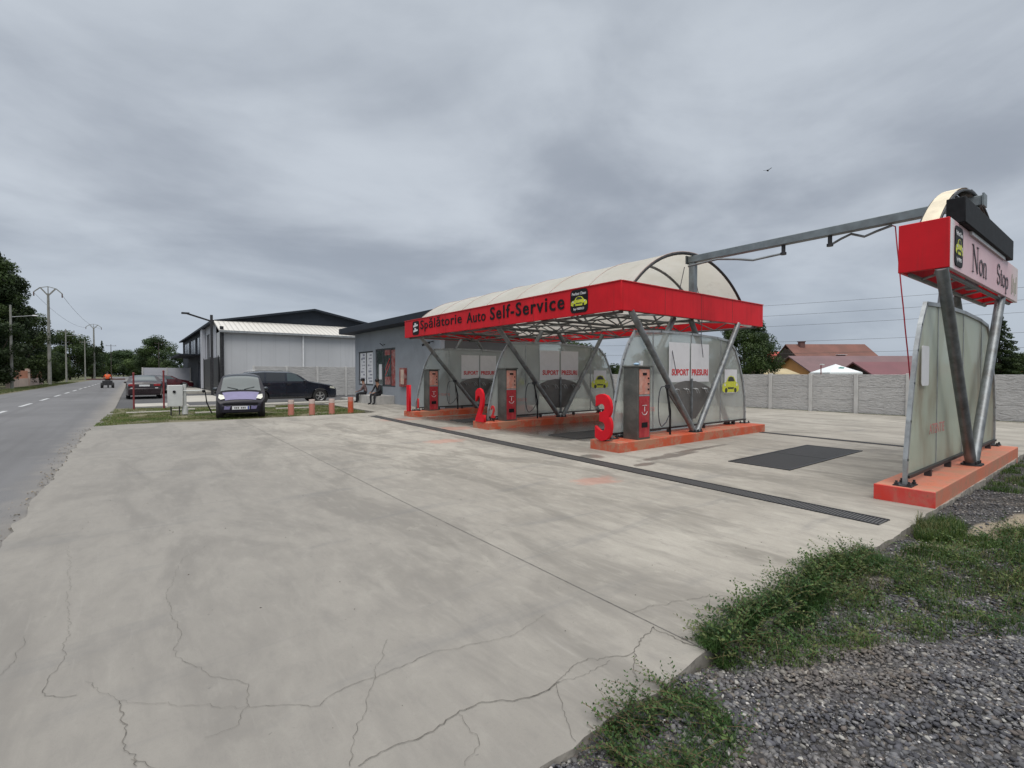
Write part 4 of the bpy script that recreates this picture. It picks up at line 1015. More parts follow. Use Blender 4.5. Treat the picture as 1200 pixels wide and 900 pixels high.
# crossbeam with hose booms (same survey scale)
bm_=thing('crossbeam','long grey square steel beam spanning the open bay overhead','beam',(11.1,4.4,4.34))
b=MB(); b.beam((11.1,1.74,4.34),(11.1,7.13,4.34),.165,.165); b.build('square_beam',M['beamgrey'],bm_,bevel=.012)
for ye in (1.71,7.135):
    b=MB(); b.box(10.98,11.22,ye,ye+.025,4.24,4.44); b.build('end_plate',M['beamgrey'],bm_)
def boom(y,pts,label,hose=None):
    t=thing('hose_boom',label,'hose boom',(11.1,y,4.1),group='swivelling hose booms under the crossbeam')
    b=MB(); b.tube([(11.1,y,4.26),(11.1,y,4.10)],.04,10); b.tube([(11.1,y,4.10),(11.1,y,4.05)],.06,10); b.build('swivel',M['darksteel'],t)
    b=MB(); b.tube(pts,.024,8); b.build('boom_arm',M['galv'],t)
    return t
boom(4.87,[(11.1,4.87,4.08),(11.05,5.1,4.06),(10.95,5.45,4.02),(10.9,5.8,4.10),(10.8,6.2,4.16),(10.7,6.9,4.10)],'left hose boom reaching back towards the barrel roof')
boom(3.98,[(11.1,3.98,4.07),(11.12,3.8,4.16),(11.12,3.62,4.22),(11.12,3.4,4.12),(11.12,3.2,4.18),(11.12,2.97,4.23)],'right hose boom holding the dangling red hose')
h=thing('red_hose','thin red hose dangling from the right end of the boom','hose',(11.12,2.97,0))
b=MB(); pts=[(11.12,2.97,4.23),(11.12,2.92,4.20)]+[(11.12-.12*t,2.92-.30*t,4.20-2.95*t) for t in np.linspace(.06,1,14)]
pts=[(p[0]+.006*math.sin(i*1.7),p[1],p[2]) for i,p in enumerate(pts)]
b.tube(pts,.011,6); b.build('hose',M['hosered'],h)
h=thing('black_hose','thin dark hose hanging down inside the end arch of the canopy','hose',(11.0,7.2,3))
b=MB(); b.tube([(10.7,7.0,4.10),(10.6,7.05,3.6),(10.3,7.1,3.0),(10.1,6.95,2.2),(9.95,6.7,1.5)],.010,6); b.tube([(11.2,7.1,4.25),(11.45,7.1,3.6),(11.5,7.0,3.1),(11.2,6.85,2.4),(11.05,6.7,1.9)],.010,6); b.build('hose',M['hoseblack'],h)

KS=1.0
# ------------------------------------------------------------ office
off=thing('office_building','grey flat roofed office building with dark overhanging roof beside the canopy','building',(13,23,0))
x0,x1,y0,y1,H=10.3,15.8,18.3,28.3,3.78
def wall_with_openings(par,name,mat,xw,ya,yb,z0,z1,ops,th=.2,face=-1):
    """wall in plane x=xw (front face) with rectangular openings (y0,y1,z0,z1)"""
    b=MB(); ys=sorted({ya,yb,*[o[0] for o in ops],*[o[1] for o in ops]}); zs=sorted({z0,z1,*[o[2] for o in ops],*[o[3] for o in ops]})
    for a,c in zip(ys[:-1],ys[1:]):
        for d,e in zip(zs[:-1],zs[1:]):
            m=((a+c)/2,(d+e)/2)
            if any(o[0]<m[0]<o[1] and o[2]<m[1]<o[3] for o in ops): continue
            b.box(xw,xw+th,a,c,d,e)
    bmm=b
    return b.build(name,mat,par,smooth=False)
ops=[(25.55,27.75,.86,2.74),(22.85,25.25,.84,2.80)]
ops=[(25.65,27.75,.86,2.74),(24.35,25.30,0.0,2.80),(22.8,24.35,.84,2.80)]
wall_with_openings(off,'front_wall',M['officewall'],x0,y0,y1,-.1,H,ops)
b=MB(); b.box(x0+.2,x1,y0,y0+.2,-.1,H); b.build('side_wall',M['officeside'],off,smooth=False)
b=MB(); b.box(x0+.2,x1,y1-.2,y1,-.1,H); b.box(x1-.2,x1,y0+.2,y1-.2,-.1,H); b.build('rear_wall',M['officewall'],off,smooth=False)
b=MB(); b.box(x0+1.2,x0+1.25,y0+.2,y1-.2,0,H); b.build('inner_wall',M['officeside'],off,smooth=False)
b=MB(); b.add([(9.65,17.75,3.80),(16.4,17.75,3.55),(16.4,29.2,3.55),(9.65,29.2,3.80),(9.65,17.75,4.12),(16.4,17.75,3.87),(16.4,29.2,3.87),(9.65,29.2,4.12)],[(0,3,2,1),(4,5,6,7),(0,1,5,4),(1,2,6,5),(2,3,7,6),(3,0,4,7)]); b.build('roof',M['anthracite'],off,bevel=.02)
def window(par,xw,ya,yb,z0,z1,mull,glass='shopglass',name='window'):
    b=MB(); f=.06
    b.box(xw+.04,xw+.10,ya,ya+f,z0,z1); b.box(xw+.04,xw+.10,yb-f,yb,z0,z1); b.box(xw+.04,xw+.10,ya+f,yb-f,z0,z0+f); b.box(xw+.04,xw+.10,ya+f,yb-f,z1-f,z1)
    for m_ in mull: b.box(xw+.04,xw+.10,m_-.03,m_+.03,z0+f,z1-f)
    o=b.build(name,M['frame'],par,smooth=False)
    b=MB(); b.box(xw+.065,xw+.075,ya+f-.005,yb-f+.005,z0+f-.005,z1-f+.005); b.build('pane',M[glass],o,smooth=False); return o
w1=window(off,x0,25.65,27.75,.86,2.74,[26.7])
for (a,c) in ((26.76,27.66),(25.74,26.64)):
    b=MB(); b.box(x0+.055,x0+.062,a,c,.95,2.66); b.build('poster',M['poster'],w1,smooth=False)
    b=MB()
    for k in range(9):
        z_=1.05+k*.18; a0=random.uniform(.12,.3); b.box(x0+.048,x0+.054,a+a0,a+a0+random.uniform(.2,.45),z_,z_+random.uniform(.03,.12))
        if k%2: b.box(x0+.049,x0+.0545,a+.55,a+.55+random.uniform(.05,.25),z_-.03,z_+.06)
    b.build('poster_print',pm('poster_ink',(.25,.25,.30),.6),w1,smooth=False)
w2=window(off,x0,22.8,24.35,.84,2.80,[23.45])
b=MB(); b.box(x0+.055,x0+.062,22.88,23.38,.9,2.7); b.box(x0+.055,x0+.062,23.5,24.2,2.45,2.72); b.box(x0+.055,x0+.062,23.5,24.2,.95,1.35); b.build('window_sticker',M['rust'],w2,smooth=False)
b=MB()
for k in range(2): b.beam((x0+.05,24.12,1.42+k*.28),(x0+.05,23.58,2.0+k*.28),.05,.004,up=(1,0,0))
b.build('slanted_stripe',M['stickerred'],w2,smooth=False)
d_=window(off,x0,24.37,25.28,.02,2.78,[],name='door')
b=MB(); b.box(x0+.03,x0+.06,24.50,25.15,.9,.96); b.build('door_handle',M['galvlight'],d_)
b=MB(); b.box(x0+.055,x0+.061,24.6,24.95,1.2,2.0); b.build('door_notice',M['poster'],d_,smooth=False)
b=MB(); b.box(x0-.05,x0,24.05,24.10,2.98,3.02) ; b.tube([(x0,24.3,2.95),(x0-.25,24.1,3.05)],.02,6); b.build('wall_lamp',M['darksteel'],off)
t=thing('wall_box','red framed wall box on the grey office wall','wall box',(10.25,21.8,.9))
b=MB(); b.box(10.18,10.30,21.5,22.1,.88,1.78); b.build('box_case',M['rust'],t,bevel=.01)
b=MB(); b.box(10.165,10.182,21.58,21.92,1.0,1.7); b.build('box_front',pm('box_cream',(.55,.42,.34),.5),t)
t=thing('security_camera','small black security camera on the office wall beside the fascia','camera',(10.2,19.6,3.1))
b=MB(); b.tube([(10.3,18.9,2.9),(10.1,18.9,2.85)],.02,6); b.tube([(10.15,18.95,2.85),(9.85,19.1,2.72)],.05,8); b.build('camera_body',M['blackplastic'],t)
# steps
stp=thing('entrance_step','pale stone block step in front of the office door','step',(9.6,24,0))
b=MB(); b.box(9.35,10.3,22.9,25.2,-.02,.42); b.build('step_block',M['step'],stp,bevel=.015)
b=MB(); b.box(9.3,10.3,25.2,28.0,-.02,.16); b.build('lower_slab',M['step'],stp,bevel=.015)

# ------------------------------------------------------------ people
def figure(name,label,loc,rz,J,bones,matmap,mats,parent=None,hair=None,group=None):
    """J: joint -> (pos,radius); bones: list of (a,b); one continuous skinned body"""
    names=list(J); me=bpy.data.meshes.new('body'); me.from_pydata([J[n][0] for n in names],[(names.index(a),names.index(c)) for a,c in bones],[])
    o=bpy.data.objects.new('tmp',me); C.objects.link(o)
    sk=o.modifiers.new('s','SKIN'); sk.use_smooth_shade=True
    for i,n in enumerate(names):
        me.skin_vertices[0].data[i].radius=(J[n][1],J[n][1] if not isinstance(J[n][1],tuple) else J[n][1][1]); me.skin_vertices[0].data[i].use_root=(n=='pelvis')
    ss=o.modifiers.new('u','SUBSURF'); ss.levels=1; ss.render_levels=1
    dg=bpy.context.evaluated_depsgraph_get(); m2=bpy.data.meshes.new_from_object(o.evaluated_get(dg)); bpy.data.objects.remove(o)
    m2.materials.clear()
    for m in mats: m2.materials.append(m)
    segs=[(Vector(J[a][0]),Vector(J[c][0]),matmap.get((a,c),matmap.get(c,0))) for a,c in bones]
    for p in m2.polygons:
        c0=p.center; best=1e9
        for a,c,mi in segs:
            d=c-a; t=max(0,min(1,(c0-a).dot(d)/max(1e-9,d.length_squared))); dist=(c0-(a+d*t)).length
            if dist<best: best=dist; p.material_index=mi
        p.use_smooth=True
    root=thing(name,label,'person',loc,rz,group)
    ob=bpy.data.objects.new('body',m2); C.objects.link(ob); ob.parent=root
    return root
def hand(J,B,side,wrist,base,dirv,palm,spread):
    """five short unequal fingers"""
    d=Vector(dirv).normalized(); s_=Vector(spread).normalized(); w_=Vector(base)
    J['palm'+side]=(tuple(w_+d*.04),.026); B.append((wrist,'palm'+side))
    for k,(off_,ln) in enumerate(((-.030,.062),(-.010,.075),(.010,.070),(.028,.055))):
        p=w_+d*.085+s_*off_; q=p+d*ln*.5+Vector(palm)*.012; r=p+d*ln*.9+Vector(palm)*.04
        for nm,pp in (('k',p),('m',q),('t',r)): J['f%s%d%s'%(nm,k,side)]=(tuple(pp),.009)
        B+= [('palm'+side,'fk%d%s'%(k,side)),('fk%d%s'%(k,side),'fm%d%s'%(k,side)),('fm%d%s'%(k,side),'ft%d%s'%(k,side))]
    p=w_+d*.045-s_*.045; q=p+d*.035-s_*.012
    J['th1'+side]=(tuple(p),.011); J['th2'+side]=(tuple(q),.009); B+=[('palm'+side,'th1'+side),('th1'+side,'th2'+side)]
def head_parts(root,z,y=0,x=0,cap=False,hairm='hair'):
    b=MB()
    if cap:
        b.sphere((x,y,z+.045),.112,14,8,sc=(1.02,1.02,.72)); b.box(x+.05,x+.2,y-.07,y+.07,z+.045,z+.06); b.build('cap',M['black'],root,world=False)
    else:
        b.sphere((x-.012,y,z+.035),.108,14,8,sc=(1.02,1.0,.95)); b.build('hair',M[hairm],root,world=False)
    b=MB(); 
    for s_ in (-1,1): b.sphere((x+.092,y+s_*.032,z-.005),.010,8,6)
    b.build('eyes',M['black'],root,world=False)
    b=MB(); b.add([(x+.09,y-.014,z-.045),(x+.09,y+.014,z-.045),(x+.118,y,z-.04),(x+.095,y,z+.0)],[(0,1,2),(0,2,3),(1,3,2),(0,3,1)]); b.box(x+.088,x+.096,y-.022,y+.022,z-.068,z-.062)
    for s_ in (-1,1): b.sphere((x-.0,y+s_*.085,z-.01),.022,8,6,sc=(1,.4,1.3))
    b.build('face_features',M['skin'],root,world=False)
def seated(label,loc,rz,shirt,trous,cap,seat=.42,group=None,lean=.10):
    J={};B=[]
    J['pelvis']=((0,0,seat+.10),.125); J['waist']=((.02,0,seat+.26),.115); J['chest']=((lean,0,seat+.43),.135); J['neck']=((lean+.03,0,seat+.58),.05); J['head']=((lean+.06,0,seat+.70),.088); J['crown']=((lean+.06,0,seat+.78),.07)
    B+= [('pelvis','waist'),('waist','chest'),('chest','neck'),('neck','head'),('head','crown')]
    for s_,sd_ in (('l',1),('r',-1)):
        J['hip'+s_]=((.03,.09*sd_,seat+.08),.085); J['knee'+s_]=((.44,.14*sd_,seat+.06),.062); J['ankle'+s_]=((.44+.02*sd_,.14*sd_,.08),.042); J['toe'+s_]=((.60,.15*sd_,.04),.038)
        B+= [('pelvis','hip'+s_),('hip'+s_,'knee'+s_),('knee'+s_,'ankle'+s_),('ankle'+s_,'toe'+s_)]
        J['sh'+s_]=((lean,.18*sd_,seat+.49),.058); J['elbow'+s_]=((.22,.23*sd_,seat+.26),.042); J['wrist'+s_]=((.40,.14*sd_,seat+.17),.030)
        B+= [('chest','sh'+s_),('sh'+s_,'elbow'+s_),('elbow'+s_,'wrist'+s_)]
        hand(J,B,s_,'wrist'+s_,J['wrist'+s_][0],(.9,-.3*sd_,-.1),(0,0,-1),(0,1,0))
    mm={}
    for a,c in B:
        if c in ('neck','head','crown') or 'palm' in a or 'palm' in c or c[:2] in('fk','fm','ft','th'): mm[(a,c)]=0
        elif c.startswith(('hip','knee','ankle')): mm[(a,c)]=2
        elif c.startswith('toe'): mm[(a,c)]=3
        else: mm[(a,c)]=1
    r=figure('person',label,loc,rz,J,B,mm,[M['skin'],M[shirt],M[trous],M['black']],group=group)
    head_parts(r,seat+.72,0,lean+.06,cap); return r
seated('person in a cap and patterned shirt sitting on the office step','',0,'patterned','darkcloth',True) if False else None
seated('person in cap and patterned top seated at the left end of the office step',(9.62,24.9,0),R(150),'patterned','darkcloth',True)
seated('person in all black clothing seated at the right end of the office step',(9.62,23.15,0),R(200),'darkcloth','darkcloth',False)

# rider with cargo trike on the road
tr_=thing('motor_tricycle','dark three wheeled cart on the road carrying a rider in orange','tricycle',(-2.1,69.6,-.03),R(90))
def wheel(par,x,y,r,w,name='wheel',rim='rim',spokes=5):
    b=MB(); ns=24; prof=[(r*.62,-w/2),(r*.93,-w/2),(r,-w*.3),(r,w*.3),(r*.93,w/2),(r*.62,w/2)]
    vs_=[];fs_=[]
    for k in range(ns):
        a=2*PI*k/ns
        for (q,yy_) in prof: vs_.append((x+q*math.cos(a),y+yy_,r+q*math.sin(a)))
    m_=len(prof)
    for k in range(ns):
        for j in range(m_-1): fs_.append((k*m_+j,k*m_+j+1,((k+1)%ns)*m_+j+1,((k+1)%ns)*m_+j))
    b.add(vs_,fs_); t=b.build(name,M['tyre'],par,world=False)
    b=MB(); b.tube([(x,y-w*.36,r),(x,y+w*.36,r)],r*.63,20)
    b.build('hub_disc',M['darksteel'],t,world=False)
    b=MB()
    for sg in (-1,1):
        for k in range(spokes):
            a=2*PI*k/spokes+.3; b.beam((x,y+sg*w*.40,r),(x+r*.6*math.cos(a),y+sg*w*.40,r+r*.6*math.sin(a)),r*.15,.02,up=(0,1,0))
        b.tube([(x,y+sg*w*.36,r),(x,y+sg*w*.46,r)],r*.13,10)
        ring=[(x+r*.6*math.cos(2*PI*k/20),y+sg*w*.40,r+r*.6*math.sin(2*PI*k/20)) for k in range(21)]; b.tube(ring,r*.035,5)
    b.build('rim',M[rim],t,world=False); return t
wheel(tr_,-.9,-.45,.30,.24,rim='darksteel'); wheel(tr_,-.9,.45,.30,.24,rim='darksteel'); wheel(tr_,.9,0,.26,.12,rim='darksteel')
b=MB(); b.box(-1.15,-.1,-.42,.42,.30,.80); b.box(-.1,.7,-.18,.18,.32,.42); b.build('cargo_body',M['darksteel'],tr_,world=False,bevel=.03)
b=MB(); b.box(-.45,.0,-.2,.2,.752,.86); b.build('saddle',M['blackplastic'],tr_,world=False,bevel=.03)
b=MB(); b.tube([(.9,0,.26),(.62,0,1.0)],.03,8); b.tube([(.58,-.38,1.02),(.62,0,1.03),(.58,.38,1.02)],.018,8); b.build('handlebar',M['black'],tr_,world=False)
J={};B=[]
J['pelvis']=((0,0,.92),.14);J['waist']=((0,0,1.08),.18);J['chest']=((.03,0,1.30),.21);J['neck']=((.05,0,1.50),.06);J['head']=((.06,0,1.60),.09);J['crown']=((.06,0,1.69),.07)
B+= [('pelvis','waist'),('waist','chest'),('chest','neck'),('neck','head'),('head','crown')]
for s_,sd_ in (('l',1),('r',-1)):
    J['hip'+s_]=((.05,.11*sd_,.90),.09);J['knee'+s_]=((.45,.2*sd_,.82),.065);J['ankle'+s_]=((.42,.2*sd_,.46),.045);J['toe'+s_]=((.57,.2*sd_,.43),.038)
    B+= [('pelvis','hip'+s_),('hip'+s_,'knee'+s_),('knee'+s_,'ankle'+s_),('ankle'+s_,'toe'+s_)]
    J['sh'+s_]=((.03,.21*sd_,1.38),.07);J['elbow'+s_]=((.25,.32*sd_,1.18),.05);J['wrist'+s_]=((.5,.34*sd_,1.04),.032)
    B+= [('chest','sh'+s_),('sh'+s_,'elbow'+s_),('elbow'+s_,'wrist'+s_)]
    hand(J,B,s_,'wrist'+s_,J['wrist'+s_][0],(1,0,-.1),(0,0,-1),(0,1,0))
mm={}
for a,c in B:
    if c in ('neck','head','crown') or 'palm' in a or 'palm' in c or c[:2] in('fk','fm','ft','th'): mm[(a,c)]=0
    elif c.startswith(('hip','knee','ankle')): mm[(a,c)]=2
    elif c.startswith('toe'): mm[(a,c)]=3
    else: mm[(a,c)]=1
rd=figure('person','person in an orange vest riding away along the road',(-2.1,69.4,-.03),R(90),J,B,mm,[M['skin'],M['orangevest'],M['darkcloth'],M['black']])
head_parts(rd,1.62,0,.06)
t=thing('wooden_beam','long brown beam carried crosswise in front of the orange rider','beam',(-2.1,70.05,.9))
b=MB(); b.beam((-3.9,70.3,.90),(-.6,70.3,.90),.12,.14); b.build('beam_timber',M['brownbeam'],t,bevel=.01)

# ------------------------------------------------------------ cars
def lerp(pts,x):
    if x<=pts[0][0]: return pts[0][1]
    for (a,b_),(c,d) in zip(pts[:-1],pts[1:]):
        if x<=c:
            t=(x-a)/(c-a); t=t*t*(3-2*t)*.35+t*.65; return b_+(d-b_)*t
    return pts[-1][1]
class Car:
    def __init__(s,L,W,top,plan,belt,tum,wheels,wr,sill=.2,bumpf=0):
        s.L=L;s.W=W;s.top=top;s.plan=plan;s.belt=belt;s.tum=tum;s.wh=wheels;s.wr=wr;s.sill=sill
    def hw(s,x,z):
        w=s.W/2*lerp(s.plan,x); u=(z-.55)/.5
        w*= 1-.035*u*u if z<.95 else 1-.035*((.95-.55)/.5)**2
        if z>s.belt: w-= s.tum*(z-s.belt)+.25*s.tum*(z-s.belt)**2
        if z<.35: w-= .12*(.35-z)
        return w
    def zt(s,x): return lerp(s.top,x)
    def zb(s,x):
        z=s.sill
        for xw in s.wh:
            R_=s.wr*1.17
            if abs(x-xw)<R_: z=max(z,s.wr+math.sqrt(max(0,R_*R_-(x-xw)**2)))
        return z
    def topz(s,x,y):
        zt=s.zt(x); we=max(.05,s.hw(x,zt-.06)); u=min(1,abs(y)/we); return zt-.075*u**3.0
    def body(s,par,mat,name='body'):
        xs=sorted(set([round(v,3) for v in np.linspace(0,s.L,int(s.L/.06))]+[p[0] for p in s.top])); nS=12;nT=6; V=[];Fq=[]
        for x in xs:
            zb=s.zb(x); ze=s.topz(x,9); ring=[]
            for i in range(nS+1):
                z=zb+(ze-zb)*i/nS; ring.append((x,s.hw(x,z),z))
            we=s.hw(x,ze)
            for i in range(1,nT+1):
                y=we*math.cos(i/nT*PI/2); ring.append((x,y,s.topz(x,y)))
            half=ring; full=half+[(p[0],-p[1],p[2]) for p in half[-2::-1]]; V.append(full)
        m_=len(V[0]); vs_=[p for r_ in V for p in r_]
        for j in range(len(xs)-1):
            for i in range(m_-1): Fq.append((j*m_+i,j*m_+i+1,(j+1)*m_+i+1,(j+1)*m_+i))
            Fq.append((j*m_+m_-1,j*m_,(j+1)*m_,(j+1)*m_+m_-1))
        Fq.append(tuple(range(m_))); Fq.append(tuple((len(xs)-1)*m_+i for i in range(m_)))
        b=MB(); b.add(vs_,Fq); return b.build(name,mat,par,world=False,ang=42)
    def patch(s,par,name,mat,poly,kind,off=.006,side=1,cuts=3):
        bm=bmesh.new(); vs_=[bm.verts.new((p[0],p[1],0)) for p in poly]; f=bm.faces.new(vs_)
        bmesh.ops.triangulate(bm,faces=[f]); 
        for _ in range(cuts): bmesh.ops.subdivide_edges(bm,edges=[e for e in bm.edges if e.calc_length()>.10],cuts=1,use_grid_fill=False); bmesh.ops.triangulate(bm,faces=[f for f in bm.faces if len(f.verts)>3])
        for v in bm.verts:
            a,c=v.co.x,v.co.y
            if kind=='side': v.co=Vector((a,side*(s.hw(a,c)+off),c))
            elif kind=='top': # a=y c=x
                v.co=Vector((c,a,s.topz(c,a)+off))
            elif kind=='front': v.co=Vector((-off,a,c))
            elif kind=='rear': v.co=Vector((s.L+off,a,c))
        me=bpy.data.meshes.new(name); bm.to_mesh(me); bm.free(); me.materials.append(mat)
        return link(name,me,par,world=False,smooth=True,ang=60)
def car_common(c,root,mir=(1.0,.95),paint=None):
    for xw in c.wh:
        for sg in (-1,1): wheel(root,xw,sg*(c.W/2-.12),c.wr,.21,'wheel')
    for sg in (-1,1):
        x,z=mir; b=MB(); b.sphere((x,sg*(c.W/2+.02),z),.085,12,8,sc=(.7,1.05,.75)); b.build('door_mirror',paint,root,world=False)
# small city car
SM=thing('parked_car','tiny two seater car with lavender bonnet facing the yard, front plate','car',(2.93,18.95,-.03),math.atan2(.985,.17))
SM['label']='tiny two seater car with lavender bonnet parked on the grass strip'
c=Car(2.5,1.51,[(0,.54),(.03,.62),(.10,.68),(.42,.90),(.52,.94),(.98,1.42),(1.22,1.50),(2.0,1.53),(2.28,1.44),(2.42,1.0),(2.5,.85)],[(0,.80),(.08,.90),(.25,.98),(.5,1),(2.2,1),(2.42,.93),(2.5,.86)],.98,.30,(.40,2.12),.29,.2)
c.body(SM,M['violetblack'])
c.patch(SM,'roof_panel',M['graphite'],[(-.5,1.13),(.5,1.13),(.52,2.2),(-.52,2.2)],'top',.006)
c.patch(SM,'windscreen',M['glass'],[(-.62,.545),(.62,.545),(.53,1.06),(-.53,1.06)],'top',.014)
c.patch(SM,'bonnet',M['lavender'],[(-.46,.05),(.46,.05),(.56,.40),(-.56,.40)],'top',.022)
c.patch(SM,'scuttle',M['black'],[(-.62,.42),(.62,.42),(.62,.52),(-.62,.52)],'top',.010)
for sg in (-1,1):
    c.patch(SM,'headlight',M['headlight'],[(sg*.47,.10),(sg*.60,.09),(sg*.67,.20),(sg*.66,.33),(sg*.52,.26)] [::sg],'top',.034)
    c.patch(SM,'side_window',M['darkglass'],[(.80,1.02),(1.75,1.02),(1.72,1.38),(1.15,1.38)],'side',.006,sg)
    b=MB(); b.tube([(.55,sg*.10,.99),(.63,sg*.42,1.07)],.008,5); b.build('wiper',M['black'],SM,world=False)
    c.patch(SM,'taillight',M['taillight'],[(sg*.48,.75),(sg*.60,.75),(sg*.60,.84),(sg*.48,.84)][::sg],'rear',.006)
b=MB(); b.box(-.035,.0,-.52,.52,.475,.545); b.build('grille',M['black'],SM,world=False,bevel=.01)
b=MB(); b.box(-.045,.02,-.58,.58,.20,.465); b.build('front_bumper',M['violetblack'],SM,world=False,bevel=.045)
b=MB(); b.box(-.062,-.046,-.26,.26,.32,.43); pl=b.build('number_plate',M['plate'],SM,world=False)
b=MB(); b.box(-.066,-.0625,-.245,-.205,.325,.425); b.build('plate_band',pm('plate_blue',(.02,.05,.35),.5),pl,world=False)
b=MB()
for a in (-.14,-.09,-.04,.06,.11,.16): b.box(-.066,-.0625,a,a+.03,.345,.405)
b.build('plate_marks',M['darkprint'],pl,world=False)
b=MB()
for sg in (-1,1):
    b.prism([(0,0),(.16,0),(.20,.11),(.10,.10),(.02,.12)],(-.052,sg*.40+.1,.325),(0,-1,0),ZA,.004)
b.build('white_scuff',M['lavender'],SM,world=False,smooth=False)
b=MB(); b.sphere((.95,0,1.33),.06,10,6,sc=(.4,1.8,.6)); b.build('rear_view_mirror',M['black'],SM,world=False)
car_common(c,SM,(.78,1.0),M['graphite'])
# navy suv
SV=thing('parked_car','dark navy estate suv parked side-on behind the tiny car','car',(8.85,27.95,-.05),PI)
c=Car(4.95,1.93,[(0,.72),(.06,.86),(.25,.98),(1.25,1.15),(1.45,1.20),(2.05,1.58),(2.4,1.68),(3.6,1.70),(4.3,1.64),(4.75,1.15),(4.9,1.0),(4.95,.85)],[(0,.72),(.12,.84),(.4,.96),(.9,1),(4.2,1),(4.7,.95),(4.95,.86)],1.12,.30,(.93,3.82),.37,.27)
c.body(SV,M['navy'])
for sg in (-1,1):
    c.patch(SV,'front_side_window',M['glass'],[(1.72,1.17),(2.55,1.17),(2.55,1.58),(2.18,1.56)],'side',.006,sg)
    c.patch(SV,'rear_side_window',M['darkglass'],[(2.65,1.17),(3.55,1.17),(3.50,1.60),(2.65,1.60)],'side',.006,sg)
    c.patch(SV,'quarter_window',M['darkglass'],[(3.63,1.17),(4.35,1.22),(4.15,1.55),(3.62,1.60)],'side',.006,sg)
    c.patch(SV,'headlight',M['headlight'],[(.10,.74),(.42,.80),(.40,.90),(.16,.86)],'side',.012,sg)
    c.patch(SV,'taillight',M['taillight'],[(4.6,.95),(4.86,.92),(4.84,1.05),(4.6,1.08)],'side',.012,sg)
    b=MB()
    for xx in (1.62,2.60,3.58): b.tube([(xx,sg*(c.hw(xx,z)+.003),z) for z in np.linspace(.36,1.14,8)],.006,4)
    b.build('door_gap',M['black'],SV,world=False)
    for xx in (2.38,3.35):
        b=MB(); b.beam((xx,sg*(c.hw(xx,1.02)+.02),1.02),(xx+.2,sg*(c.hw(xx+.2,1.02)+.02),1.02),.03,.03); b.build('door_handle',M['darksteel'],SV,world=False)
    b=MB(); b.tube([(2.3,sg*.68,1.66),(2.5,sg*.68,1.735),(3.9,sg*.68,1.745),(4.15,sg*.68,1.68)],.018,6); b.build('roof_rail',M['galvlight'],SV,world=False)
    b=MB(); b.beam((1.4,sg*.965,.36),(3.4,sg*.965,.36),.03,.05); b.build('sill_strip',M['darksteel'],SV,world=False)
c.patch(SV,'windscreen',M['glass'],[(-.72,1.50),(.72,1.50),(.60,2.03),(-.60,2.03)],'top',.008)
c.patch(SV,'rear_window',M['darkglass'],[(-.60,4.38),(.60,4.38),(.66,4.72),(-.66,4.72)],'top',.008)
b=MB(); b.box(-.03,.02,-.45,.45,.45,.80); b.build('grille',M['black'],SV,world=False,bevel=.02)
car_common(c,SV,(1.72,1.18),M['navy'])
# maroon/black saloon from behind
SD=thing('parked_car','dark maroon saloon seen from behind at the road edge','car',(.6,42.2,-.05),R(-90))
c=Car(4.65,1.84,[(0,.60),(.05,.72),(.25,.80),(1.1,.95),(1.3,.99),(2.0,1.38),(2.5,1.46),(3.1,1.44),(3.9,1.08),(4.05,1.04),(4.55,1.02),(4.62,.92),(4.65,.80)],[(0,.74),(.15,.86),(.5,.97),(1,1),(3.8,1),(4.4,.94),(4.65,.87)],.98,.42,(.9,3.62),.33,.24)
c.body(SD,M['maroon'])
c.patch(SD,'rear_window',M['glass'],[(-.52,3.14),(.52,3.14),(.66,3.82),(-.66,3.82)],'top',.008)
c.patch(SD,'windscreen',M['glass'],[(-.66,1.34),(.66,1.34),(.54,1.98),(-.54,1.98)],'top',.008)
for sg in (-1,1):
    c.patch(SD,'side_window',M['darkglass'],[(1.65,1.02),(3.55,1.02),(3.15,1.36),(2.1,1.34)],'side',.006,sg)
    b=MB(); b.box(4.63,4.672,min(sg*.46,sg*.79),max(sg*.46,sg*.79),.80,.93); b.build('taillight',M['taillight'],SD,world=False,bevel=.01)
    b=MB(); b.box(4.64,4.676,min(sg*.52,sg*.68),max(sg*.52,sg*.68),.66,.70); b.build('reflector',M['plate'],SD,world=False)
b=MB(); b.box(4.62,4.69,-.80,.80,.30,.66); b.build('rear_bumper',M['maroon'],SD,world=False,bevel=.03)
b=MB(); b.box(4.655,4.672,-.26,.26,.78,.89); b.build('number_plate',M['plate'],SD,world=False)
b=MB(); b.box(4.65,4.668,-.6,.6,.945,.96); b.build('chrome_strip',M['rim'],SD,world=False)
car_common(c,SD,(1.6,1.0),M['maroon'])
# second parked estate in front of the maroon car (dark roof visible over it)
S2=thing('parked_car','black car almost hidden in front of the maroon saloon','car',(1.3,51.5,-.05),R(-90))
c.body(S2,M['navy']); c.patch(S2,'rear_window',M['darkglass'],[(-.52,3.14),(.52,3.14),(.66,3.82),(-.66,3.82)],'top',.008); car_common(c,S2,(1.6,1.0),M['navy'])
